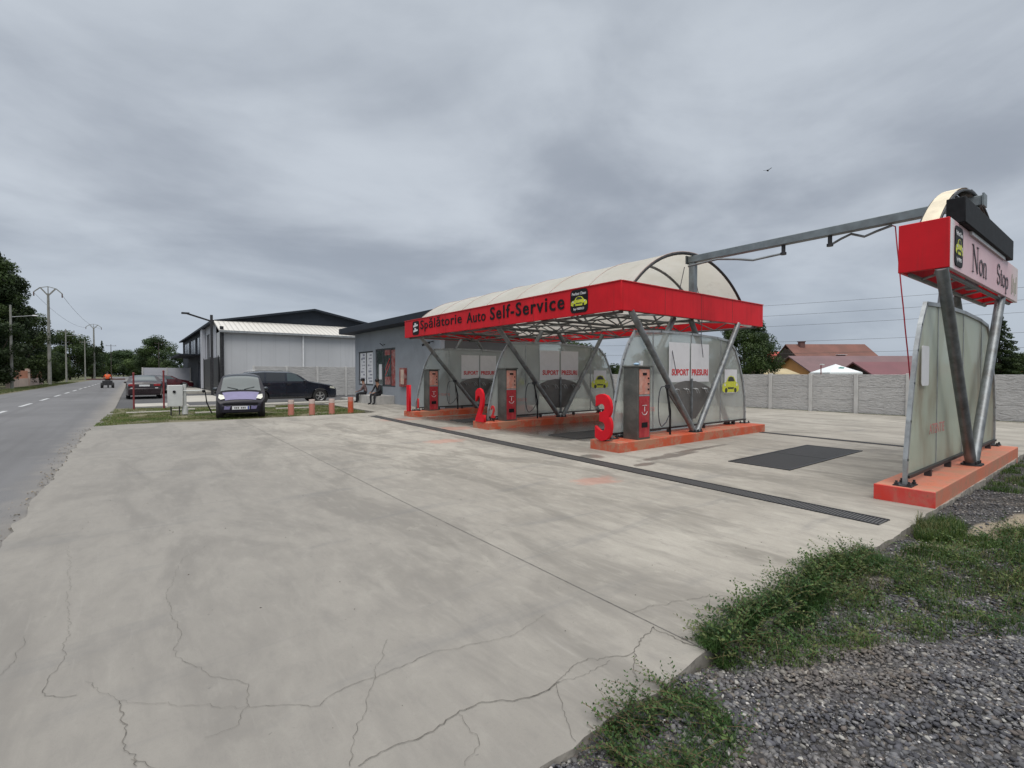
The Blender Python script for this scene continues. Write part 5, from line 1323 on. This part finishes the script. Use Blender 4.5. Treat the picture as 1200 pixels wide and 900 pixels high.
# dark red hatch
RH=thing('parked_car','dark red car parked side-on in front of the pale yard fence','car',(5.0,60.5,-.05),PI)
c=Car(4.3,1.78,[(0,.60),(.06,.74),(.3,.84),(1.05,.98),(1.2,1.02),(1.95,1.40),(2.4,1.46),(3.3,1.44),(4.0,1.05),(4.22,.95),(4.3,.75)],[(0,.74),(.15,.86),(.5,.97),(1,1),(3.6,1),(4.1,.94),(4.3,.87)],.98,.38,(.85,3.4),.32,.24)
c.body(RH,M['maroonred'])
for sg in (-1,1):
    c.patch(RH,'side_window',M['glass'],[(1.55,1.02),(3.6,1.04),(3.3,1.36),(2.05,1.35)],'side',.006,sg)
    c.patch(RH,'headlight',M['headlight'],[(.08,.68),(.40,.72),(.36,.80),(.14,.78)],'side',.012,sg)
c.patch(RH,'windscreen',M['glass'],[(-.66,1.24),(.66,1.24),(.54,1.93),(-.54,1.93)],'top',.008)
c.patch(RH,'rear_window',M['darkglass'],[(-.5,3.4),(.5,3.4),(.6,3.9),(-.6,3.9)],'top',.008)
car_common(c,RH,(1.5,1.0),M['maroonred'])

# ------------------------------------------------------------ small street things
for k,(x,y,hh,lab) in enumerate(((4.60,19.23,.57,'faded pink concrete bollard closest to the tiny car'),(5.26,18.95,.58,'faded salmon bollard, second to the right of the tiny car'),(5.98,18.95,.58,'faded salmon bollard, third to the right of the tiny car'),(6.72,19.0,.62,'red concrete bollard closest to the office'))):
    t=thing('bollard',lab,'bollard',(x,y,-.03),group='painted concrete bollards on the grass strip')
    b=MB(); b.tube([(0,0,0),(0,0,hh*.74)],.105,20); b.build('bollard_shaft',M['bollard'] if k<3 else M['kerb'],t,world=False)
    b=MB(); b.tube([(0,0,hh*.741),(0,0,hh)],.104,20); b.build('bollard_top',M['bollardtop'] if k<3 else M['bollard'],t,world=False)
for x,y,hh,lab in ((.05,26.6,1.55,'thin dark red post at the road side of the grass strip'),(1.1,26.5,1.65,'thin dark red post behind the white meter box')):
    t=thing('marker_post',lab,'post',(x,y,-.05),group='thin dark red marker posts')
    b=MB(); b.tube([(0,0,0),(0,0,hh)],.035,10); b.build('post_tube',M['postred'],t,world=False)
    b=MB(); b.sphere((0,0,hh+.01),.045,10,6); b.build('post_cap',M['postred'],t,world=False)
t=thing('meter_box','white utility meter box on a white post in the grass','meter box',(1.35,22.0,-.03))
b=MB(); b.tube([(1.55,22.0,-.03),(1.55,22.0,1.12)],.055,12); b.tube([(1.55,22.0,.0),(1.55,22.0,.28)],.10,12); b.build('post_tube',M['whitebox'],t)
b=MB(); b.box(1.02,1.48,21.85,22.1,.30,1.08); b.build('box_case',M['whitebox'],t,bevel=.015)
b=MB(); b.tube([(1.22,21.85,.84),(1.22,21.82,.84)],.05,12); b.build('box_lock',M['black'],t)
b=MB(); b.tube([(1.49,21.95,.86),(2.1,22.0,.86)],.03,10); b.build('pipe_arm',M['whitebox'],t)
b=MB(); b.box(1.10,1.14,21.9,22.0,-.03,.30); b.box(1.36,1.40,21.9,22.0,-.03,.30); b.build('leg',M['darksteel'],t)
t=thing('standpipe','slim black standpipe with a tap beside the white meter box','standpipe',(2.2,22.0,-.03))
b=MB(); b.tube([(2.06,22.0,.86),(2.2,22.0,.84),(2.25,22.0,.4),(2.42,22.0,-.03)],.022,8); b.build('pipe',M['black'],t)
b=MB(); b.sphere((2.15,21.96,.84),.06,10,6); b.tube([(2.08,21.93,.94),(2.24,21.93,.94)],.012,6); b.build('tap',M['blackplastic'],t)

# ------------------------------------------------------------ precast fences
def fence(label,p0,p1,n,h,rows,name='concrete_fence',mat=None,group=None):
    p0=Vector(p0);p1=Vector(p1);d=(p1-p0)/n; t=thing(name,label,'fence',p0,group=group); ang=math.atan2(d.y,d.x)
    L=d.length; e=Vector((d.x,d.y,0)).normalized(); q=Vector((-e.y,e.x,0))
    for i in range(n+1):
        c=p0+d*i; b=MB(); b.beam(c+Vector((0,0,-.1)),c+Vector((0,0,h+.03)),.13,.15,up=tuple(q)); b.build('post',M['fencepost'],t,bevel=.01)
    for i in range(n):
        c=p0+d*i; b=MB(); rh=h/rows
        for r_ in range(rows):
            b.beam(c+e*.066+Vector((0,0,r_*rh+rh/2-.0)),c+d-e*.066+Vector((0,0,r_*rh+rh/2)),.05,rh-.016,up=(0,0,1))
        b.beam(c+e*.066+Vector((0,0,h/2-.01)),c+d-e*.066+Vector((0,0,h/2-.01)),.030,h-.03,up=(0,0,1))
        b.build('panel',mat or M['fence'],t,bevel=.008)
    return t
fence('grey precast concrete fence along the back of the wash yard',(21.8,-9.0,0),(21.8,33.8,0),27,1.48,3)
fence('grey precast concrete fence behind the navy suv',(6.1,34.6,0),(21.6,34.6,0),8,1.98,4)
fence('pale fence closing the neighbouring yard behind the dark red car',(.9,66,0),(5.2,66,0),2,2.15,4,mat=M['hallwhite'])

# ------------------------------------------------------------ hangar
hg=thing('storage_hall','large grey industrial hall with dark gable roof and white lean-to roof','building',(12,60,0))
b=MB(); b.box(5.32,22,42.0,45.0,-.1,4.7); b.build('low_wall',M['panelgrey'],hg,smooth=False)
b=MB(); b.add([(5.1,41.7,4.72),(22.4,41.7,4.72),(22.4,45.0,5.75),(5.1,45.0,5.75),(5.1,41.7,4.62),(22.4,41.7,4.62),(22.4,45.0,5.60),(5.1,45.0,5.60)],[(0,1,2,3),(4,7,6,5),(0,4,5,1),(1,5,6,2),(2,6,7,3),(3,7,4,0)]); b.build('lean_to_roof',M['whiteroof'],hg,smooth=False)
b=MB(); b.box(5.1,22.4,41.58,41.70,4.55,4.70); b.build('gutter',M['galvlight'],hg)
for x in (11.0,17.5):
    b=MB(); b.tube([(x,41.9,0),(x,41.9,4.6)],.07,8); b.build('downpipe',M['white'],hg)
b=MB(); b.tube([(5.28,41.9,0),(5.28,41.9,5.0)],.13,8); b.build('corner_post',M['darksteel'],hg)
gab=[(5.3,0),(20.1,0),(20.1,5.67),(12.7,7.08),(5.3,5.67)]
b=MB(); b.prism(gab,(0,45.05,0),XA,ZA,32) if False else None
k=[(5.3,5.67),(12.7,7.08),(20.1,5.67)]
b.add([(5.3,45.05,0),(20.1,45.05,0),(20.1,45.05,5.67),(12.7,45.05,7.08),(5.3,45.05,5.67),(5.3,77,0),(20.1,77,0),(20.1,77,5.67),(12.7,77,7.08),(5.3,77,5.67)],[(0,1,2,3,4),(5,9,8,7,6),(1,6,7,2)]); b.build('gable_wall',M['anthracite'],hg,smooth=False)
b=MB(); b.add([(4.9,44.6,5.66),(12.7,44.6,7.16),(20.5,44.6,5.66),(4.9,77.3,5.66),(12.7,77.3,7.16),(20.5,77.3,5.66),(4.9,44.6,5.50),(12.7,44.6,7.0),(20.5,44.6,5.50),(4.9,77.3,5.50),(12.7,77.3,7.0),(20.5,77.3,5.50)],
 [(0,1,4,3),(1,2,5,4),(6,9,10,7),(7,10,11,8),(0,6,7,1),(1,7,8,2),(3,4,10,9),(4,5,11,10),(0,3,9,6),(2,8,11,5)]); b.build('hall_roof',M['anthracite'],hg,smooth=False)
wall_with_openings(hg,'pale_facade',M['hallwhite'],5.3,45.05,54.0,0,5.66,[(49.2,51.2,2.6,4.9)],.2)
wall_with_openings(hg,'dark_facade',M['anthracite'],5.3,54.0,77,0,5.66,[(55.2,60.4,3.45,5.2),(61.4,67.4,3.45,5.2),(68.4,75.6,3.45,5.2),(56,58.4,0.0,2.7)],.2)
for (a,c,z0,z1) in ((49.2,51.2,2.6,4.9),(55.2,60.4,3.45,5.2),(61.4,67.4,3.45,5.2),(68.4,75.6,3.45,5.2),(56,58.4,.0,2.7)):
    window(hg,5.3,a,c,z0,z1,[(a+c)/2],'hallglass' if a>50 else 'darkglass','window' if z0>0 else 'door')
b=MB(); b.box(3.6,5.28,56.5,70,3.30,3.42); b.beam((3.65,56.6,3.36),(3.65,69.9,3.36),.08,.2); b.build('entrance_awning',M['anthracite'],hg,bevel=.01)
b=MB(); b.box(5.0,5.28,52.0,53.2,0,5.5); b.build('pale_pilaster',M['hallwhite'],hg,bevel=.01)
gt=thing('metal_gate','tall dark ribbed metal gate screen beside the pale hall wall','gate',(5.0,46,0))
b=MB(); b.box(5.10,5.16,42.2,51.5,.05,2.75); b.build('gate_panel',M['wallrib'],gt,smooth=False)
b=MB(); 
for y in (42.2,46.8,51.5): b.box(5.05,5.1,y-.06,y+.06,0,2.85)
b.build('gate_post',M['darksteel'],gt)
lp=thing('street_lamp','dark square lamp post with a slanted arm in front of the hall','street lamp',(4.6,41.5,0))
b=MB(); b.beam((4.5,40.6,0),(4.5,40.6,5.65),.16,.16); b.build('pole',M['darksteel'],lp)
b=MB(); b.beam((4.5,40.6,5.2),(3.0,40.1,5.6),.10,.10); b.build('arm',M['darksteel'],lp)
b=MB(); b.box(2.7,3.15,39.95,40.2,5.55,5.66); b.build('lamp_head',M['darksteel'],lp)

# ------------------------------------------------------------ neighbours' houses
ROT=R(-37.6)
def frame_at(px,z):  # survey helper: ground spot at camera depth z under photo column px
    xc=(px-600)/F*z; return (rt.x*xc+fw.x*z, rt.y*xc+fw.y*z)
def gabled(root,w,d,he,hr,wallm,roofm,over=.5,chim=None,name='roof'):
    b=MB(); b.add([(0,0,0),(w,0,0),(w,d,0),(0,d,0),(0,0,he),(w,0,he),(w,d,he),(0,d,he),(0,d/2,hr-.12),(w,d/2,hr-.12)],[(0,1,5,4),(2,3,7,6),(0,4,8,7,3),(1,2,6,9,5)]); b.build('wall',wallm,root,world=False,smooth=False)
    o=over; s_=(hr-he)/(d/2); zl=he-o*s_; th=.15
    V=[(-o,-o,zl),(w+o,-o,zl),(w+o,d/2,hr),(-o,d/2,hr),(w+o,d+o,zl),(-o,d+o,zl)]; V2=[(x,y,z-th) for x,y,z in V]
    b=MB(); b.add(V+V2,[(0,1,2,3),(3,2,4,5),(6,9,8,7),(9,11,10,8),(0,6,7,1),(5,4,10,11),(0,3,9,6),(3,5,11,9),(1,7,8,2),(2,8,10,4)]); r_=b.build(name,roofm,root,world=False,smooth=False)
    return r_
hx,hy=frame_at(926*1.0,76); hx-=fw.x*4.5; hy-=fw.y*4.5
ha=thing('house','big house with brown red tiled roof and dark timber gable','house',(hx,hy,0),ROT)
r_=gabled(ha,10.6,9,3.1,6.05,M['salmonwall'],M['rooftile'],.8)
b=MB(); b.box(1.0,1.7,3.6,4.3,5.0,6.35); b.box(.92,1.78,3.52,4.38,6.35,6.45); b.build('chimney',M['brownbeam'],r_,world=False)
b=MB(); b.box(5.2,6.6,1.3,2.3,4.3,4.36); b.build('skylight',M['poster'],r_,world=False) 
b=MB(); b.box(-.86,-.81,-.6,9.6,2.5,3.2); b.prism([(-.5,2.7),(9.5,2.7),(4.5,5.5)],(-.83,0,0),(0,1,0),ZA,.04); b.build('timber_gable',M['wood'],ha,world=False,smooth=False)
hx,hy=frame_at(928*1.0,63); hx-=fw.x*4.75; hy-=fw.y*4.75
hb=thing('outbuilding','long low building with mauve brown roof and orange end wall','building',(hx,hy,0),ROT)
gabled(hb,17,9.5,1.75,3.78,M['orange'],M['roofpurple'],.5)
hx,hy=frame_at(1004*1.0,53); hx-=fw.x*2.5; hy-=fw.y*2.5
hc=thing('shed','low shed with dull crimson sheet roof and dark open front','shed',(hx,hy,0),ROT)
gabled(hc,7.8,5,1.62,2.78,M['wood'],M['roofmauve'],.45)
hx,hy=frame_at(898*1.0,100); hx-=fw.x*4; hy-=fw.y*4
hd=thing('house','far small house with bright red roof beside the leafy tree','house',(hx,hy,0),ROT)
gabled(hd,9,8,3.0,6.0,M['salmonwall'],M['roofred'],.6)
hx,hy=frame_at(868,46)
he_=thing('shed','low tan roofed shed just over the yard fence','shed',(hx,hy,0),ROT)
gabled(he_,5.0,4,1.55,2.0,M['orange'],M['tan'],.35)
hx,hy=frame_at(1166,62)
hf=thing('house','small orange walled house at the right edge behind the fence','house',(hx,hy,0),ROT)
gabled(hf,9,8,2.4,3.0,M['orange'],M['roofpurple'],.4)
# party tent
hx,hy=frame_at(979,45)
tn=thing('party_tent','white pyramid garden tent beyond the yard fence','tent',(hx,hy,0),ROT)
b=MB(); ap=(0,0,2.38); q=1.45; zz_=1.62
b.add([(-q,-q,zz_),(q,-q,zz_),(q,q,zz_),(-q,q,zz_),ap,(-q,-q,zz_-.16),(q,-q,zz_-.16),(q,q,zz_-.16),(-q,q,zz_-.16)],[(0,1,4),(1,2,4),(2,3,4),(3,0,4),(0,5,6,1),(1,6,7,2),(2,7,8,3),(3,8,5,0)]); b.build('tent_roof',M['tent'],tn,world=False,smooth=False)
b=MB()
for sx in (-1,1):
    for sy in (-1,1): b.tube([(sx*1.4,sy*1.4,0),(sx*1.4,sy*1.4,1.6)],.03,6)
b.build('tent_poles',M['white'],tn,world=False)
b=MB(); b.beam((-.25,-.80,2.04),(.25,-.80,2.04),.03,.12,up=(0,-.6,1)); b.beam((-.1,-.72,2.09),(.15,-.72,2.09),.03,.06,up=(0,-.6,1)); b.build('roof_print',M['tealprint'],tn,world=False)
t=thing('garden_lamp','thin dark red garden lamp pole by the white tent','lamp',(*frame_at(962,30),0))
b=MB(); b.tube([(0,0,0),(0,0,2.05)],.03,8); b.build('pole',M['postred'],t,world=False)
b=MB(); b.box(-.02,.34,-.06,.06,2.03,2.10); b.build('lamp_head',M['white'],t,world=False)
t=thing('utility_post','white post standing behind the wash bays','post',(*frame_at(662,28),0))
b=MB(); b.tube([(0,0,0),(0,0,3.2)],.05,8); b.tube([(-.1,0,3.2),(.1,0,3.2)],.03,8); b.build('pole',M['white'],t,world=False)
t=thing('garden_wall','pale salmon garden wall with orange railing across the road','wall',(-11,76,0))
b=MB(); b.box(-11.3,-11.0,80,106,-.1,.9); b.build('wall_base',M['salmonwall'],t)
b=MB()
for k in range(24): b.box(-11.2,-11.1,80.3+k*1.07,81.0+k*1.07,.9,1.9)
b.build('railing',M['pinkfence'],t)
b=MB(); b.box(-11.35,-10.9,79.3,80,-.1,2.3); b.box(-11.35,-10.9,92.2,92.9,-.1,2.2); b.build('gate_pillar',M['salmonwall'],t)

# ------------------------------------------------------------ poles and wires
def pole(label,x,y,h,mat,arm=None,lamp=False,r=.14,name='utility_pole',group='utility poles along the road'):
    t=thing(name,label,'utility pole',(x,y,-.05),group=group)
    b=MB(); b.tube([(0,0,0),(0,0,h)],r,10,r1=r*.6); b.build('pole',M[mat],t,world=False)
    if arm=='Y':
        b=MB(); aw=1.55*h/13.6
        for s_ in (-1,1):
            b.beam((0,0,h-.3),(s_*aw*.55,0,h+.75),.16,.16); b.beam((s_*aw*.55,0,h+.75),(s_*aw,0,h+.1),.12,.12); b.beam((s_*aw*.6,0,h+.72),(0,0,h+.95),.08,.08)
        b.beam((0,0,h-.2),(0,0,h+.9),.1,.1); b.build('forked_crossarm',M[mat],t,world=False)
        b=MB()
        for s_ in (-1,1): b.tube([(s_*aw,0,h+.1),(s_*aw,0,h-.45)],.07,8)
        b.build('insulator',M['insul'],t,world=False)
    elif arm:
        b=MB(); b.beam((-arm,0,h-.5),(arm,0,h-.5),.10,.10); b.build('crossarm',M[mat],t,world=False)
        b=MB()
        for s_ in (-arm*.9,0,arm*.9): b.tube([(s_,0,h-.45),(s_,0,h-.2)],.05,8)
        b.build('insulator',M['insul'],t,world=False)
    if lamp:
        b=MB(); b.tube([(0,0,h-1.2),(1.6,0,h-.95)],.04,8); b.build('lamp_arm',M['galv'],t,world=False)
        b=MB(); b.sphere((1.75,0,h-.95),.16,10,6,sc=(1.6,.8,.5)); b.build('lamp_head',M['poster'],t,world=False)
    return t
pole('tall concrete pole with forked top rising over the roadside trees',-9.0,93,12.6,'polewood','Y',r=.22)
pole('second concrete pole with forked top farther down the road',-7.9,172,13.8,'polewood','Y',r=.26)
pole('concrete roadside lamp pole closest to the left edge',-9.5,69.5,8.4,'polewood',None,True)
pole('thin concrete pole between the two forked pylons',-9.0,115,9.3,'polewood',1.2,True)
pole('thin pale pole in front of the far dark trees',-8.5,150,9.3,'polewood',.9)
pole('dark wooden pole with crossarm near the road end',-5.5,215,11.5,'darkpole',1.4)
pole('dark wooden pole standing left of the storage hall',6.4,180,11.0,'darkpole',1.0)
pole('small pole with insulators behind the mauve roofed building',*frame_at(1086,85),5.6,'darkpole',.8,group='utility poles behind the yard')
def wire(label,p0,p1,sag,r=.02,group='overhead power wires'):
    b=MB(); p0=Vector(p0);p1=Vector(p1); b.tube([p0+(p1-p0)*t-Vector((0,0,sag*4*t*(1-t))) for t in np.linspace(0,1,16)],r,4)
    o=b.build('power_wire',M['darksteel']); tag(o,label,'wire',group)
for s_,lab in ((-1.4,'outer'),(1.4,'inner')):
    wire('%s overhead wire between the two forked pylons'%lab,(-9.0+s_,93,12.5),(-7.9+s_,172,13.7),1.2)
wire('lamp pole wire stretched along the far side of the road',(-9.5,69.5,8.0),(-9,115,8.8),.7,.015)
for k,(za,zb_,d0) in enumerate(((12.9,14.6,70),(11.4,13.2,70),(9.9,11.8,70),(8.0,9.4,70),(6.6,7.6,70))):
    a=frame_at(560,d0+20); c=frame_at(1500,d0-22)
    wire(['topmost','second from top','middle','second from bottom','lowest'][k]+' long power wire crossing the sky behind the open bay',(a[0],a[1],za-1.5),(c[0],c[1],zb_-2.6),.8,.016)

# ------------------------------------------------------------ trees
def tree(label,x,y,h,cr,base=.25,dark=1.0,kind='leafy',dens=1.0,seed=0,name='tree',leaf=.22,cat='tree',squash=1.0,group='background trees',cols=None,hue=None):
    rnd=np.random.default_rng(seed+11); t=thing(name,label,cat,(x,y,-.1),group=group)
    b=MB(); tr=max(.08,h*.022); b.tube([(0,0,0),(.05*h*.2,0,h*.3),(0,.03*h*.3,h*.6),(0,0,h*.85)],tr,8,r1=tr*.25)
    cl=[]
    if kind=='conifer':
        n=int(46*dens)
        for i in range(n):
            u=i/n; zz1=h*(base+(1-base)*u); rad=cr*(1-u)**.8*rnd.uniform(.75,1.1); a=i*2.399+rnd.uniform(-.3,.3)
            for q in (.35,.7,1.0): cl.append((rad*q*math.cos(a),rad*q*math.sin(a),zz1-rad*q*.22,cr*.20*(1.1-u*.8),cr*.09))
            if i%4==0: b.tube([(0,0,zz1),(rad*.9*math.cos(a),rad*.9*math.sin(a),zz1-rad*.2)],tr*.25,5,r1=tr*.08)
        cl.append((0,0,h*.98,cr*.06,cr*.15))
    else:
        n=int(34*dens)
        for i in range(n):
            u=rnd.uniform(0,1)**.8; th=rnd.uniform(0,2*PI); ph=rnd.uniform(-.95,1); rr_=(rnd.uniform(.25,1.0))**.5
            prof=math.sqrt(max(.05,1-ph*ph))*(1+.18*math.sin(3*th+seed)+.12*math.sin(5*th+2*seed))
            cz=h*(base+(1-base)*.5)+ph*h*(1-base)*.5*squash*.90; s_=cr*rnd.uniform(.20,.36)
            cl.append((cr*.86*prof*rr_*math.cos(th),cr*.86*prof*rr_*math.sin(th),cz,s_,s_*.75))
            if i%4==0: b.tube([(0,0,h*max(base*.7,.12)),(cl[-1][0]*.5,cl[-1][1]*.5,(h*base+cl[-1][2])*.5),cl[-1][:3]],tr*.4,5,r1=tr*.1)
    b.build('trunk',M['limb'],t,world=False)
    Vs=[];Ts=[]
    base_c=cols or [(.030,.052,.016),(.045,.075,.02),(.062,.095,.028),(.035,.06,.025)]
    for (cx_,cy_,cz_,s_,sz) in cl:
        vol=s_*s_*sz; m_=int(max(30,min(420,(s_/leaf)**2*30))*dens**.3)
        d=rnd.normal(size=(m_,3)); d/=np.linalg.norm(d,axis=1)[:,None]; rad=rnd.uniform(.3,1.12,(m_,1))**.55
        P=np.array([cx_,cy_,cz_])+d*rad*np.array([s_,s_,sz])
        u=rnd.normal(size=(m_,3)); u/=np.linalg.norm(u,axis=1)[:,None]; v=np.cross(u,d); v/=np.linalg.norm(v,axis=1)[:,None]+1e-6
        sz_=leaf*rnd.uniform(.5,1.1,(m_,1)); u=u*sz_*.5; v=v*sz_*.32
        Q=np.stack([P-u,P+v,P+u,P-v],1); Vs.append(Q.reshape(-1,3))
        c0=np.array(base_c[rnd.integers(0,len(base_c))])*dark*rnd.uniform(.75,1.3); T=c0*rnd.uniform(.7,1.35,(m_,1)); Ts.append(np.repeat(T,4,0))
    V=np.concatenate(Vs); T=np.concatenate(Ts); Fq=np.arange(len(V)).reshape(-1,4)
    me=numpy_mesh('crown',V,Fq,M['leaf'],T); o=bpy.data.objects.new('crown',me); C.objects.link(o); o.parent=t
    return t
tree('tall dark tree cut by the left edge of the photo',-12.6,79,15.3,4.2,.02,.75,seed=31,leaf=.34,dens=3.2)
tree('dark bushy tree right behind the roadside lamp pole',-11.6,70,8.6,3.4,.03,.75,seed=2,leaf=.3,dens=1.5)
tree('dark rounded tree left of the tall forked pylon',-13.2,96,11.0,5.2,.03,.75,seed=3,leaf=.34,dens=1.8)
tree('low dark shrub tree beneath the tall forked pylon',-12.2,103,6.3,3.6,.02,.8,seed=4,leaf=.3,dens=1.3)
tree('dark hedge-like tree at the far road edge',-11.9,120,5.6,3.6,.02,.8,seed=5,leaf=.3,dens=1.3)
tree('broad dark tree between the two forked pylons',-12.8,172,12.5,6.4,.05,.85,seed=6,leaf=.45,dens=1.6)
tree('smaller dark tree beside the second forked pylon',-9.5,195,9.5,4.0,.05,.85,seed=7,leaf=.45,dens=1.2)
tree('round mid green tree at the end of the road',-3.4,330,13.8,9.5,.05,1.15,seed=8,leaf=.7,dens=1.6,squash=.9)
tree('narrow dark conifer at the far end of the road',-9.5,260,15,2.2,.05,.8,'conifer',seed=9,leaf=.5)
tree('green spreading tree left of the storage hall',6.6,190,12.8,6.6,.05,1.05,seed=10,leaf=.45,dens=1.6)
tree('low green tree behind the parked maroon saloon',3.0,210,7.5,6.0,.03,1.05,seed=12,leaf=.45,dens=1.4)
tree('dark green tree beside the hall awning',9.8,150,6.3,4.4,.03,.9,seed=13,leaf=.4,dens=1.4)
tree('far green tree closing the view down the road',2.0,360,12,10,.02,1.1,seed=14,leaf=.7,dens=1.4)
tree('distant olive tree closing the road end on the left',-14,330,12,9,.02,1.1,seed=15,leaf=.7,dens=1.4)
fx=frame_at
tree('big leafy tree behind the right end of the canopy',*fx(872,36),5.35,2.35,.12,1.0,seed=16,leaf=.15,dens=2.0)
tree('side branch tree with loose crown next to the far red house',*fx(889,40),5.2,1.0,.5,1.0,seed=17,leaf=.14,dens=.8)
tree('dark tree seen between the island partitions',*fx(668,40),4.0,3.0,.1,.85,seed=18,leaf=.18,dens=1.5)
tree('low bush behind the middle partition',*fx(727,42),2.35,1.5,.02,.85,seed=19,leaf=.18,dens=1.2)
tree('small tree behind the nearest partition',*fx(770,44),4.0,2.2,.15,.85,seed=20,leaf=.18,dens=1.3)
tree('tree crown rising behind the kiosk partition top',*fx(830,46),4.6,2.2,.2,.9,seed=26,leaf=.18,dens=1.2)
tree('dark spruce behind the right entrance structure',*fx(1171,56),8.3,2.3,.12,.7,'conifer',seed=21,leaf=.2,dens=1.6)
tree('dark tree at the right edge beyond the fence',*fx(1200,58),3.9,2.6,.05,.8,seed=22,leaf=.22,dens=1.3)
tree('round tree top showing behind the house chimney',*fx(946,110),7.6,1.6,.3,.8,seed=23,leaf=.3,dens=.8)
tree('small tree top showing above the tiled house ridge',*fx(968,110),7.6,1.5,.3,.8,seed=24,leaf=.3,dens=.8)
tree('low hedge tree below the far red roofed house',*fx(888,60),2.3,2.6,.02,.8,seed=25,leaf=.22,dens=1.2)
# bird
t=thing('bird','small dark bird flying high above the crossbeam','bird',(*fx(897,60),26.0))
b=MB(); b.sphere((0,0,0),.12,10,6,sc=(1.8,.8,.7)); b.add([(.05,.05,.02),(-.1,.05,.02),(-.12,.5,.16),(.0,.52,.17),(-.05,.28,.10)],[(0,1,4),(1,2,4),(2,3,4),(3,0,4)]); b.add([(.05,-.05,.02),(-.1,-.05,.02),(-.12,-.5,.16),(.0,-.52,.17),(-.05,-.28,.10)],[(0,4,1),(1,4,2),(2,4,3),(3,4,0)]); b.build('bird_body',M['black'],t,world=False)
print('VERTS',sum(len(o.data.vertices) for o in bpy.data.objects if o.type=='MESH'))
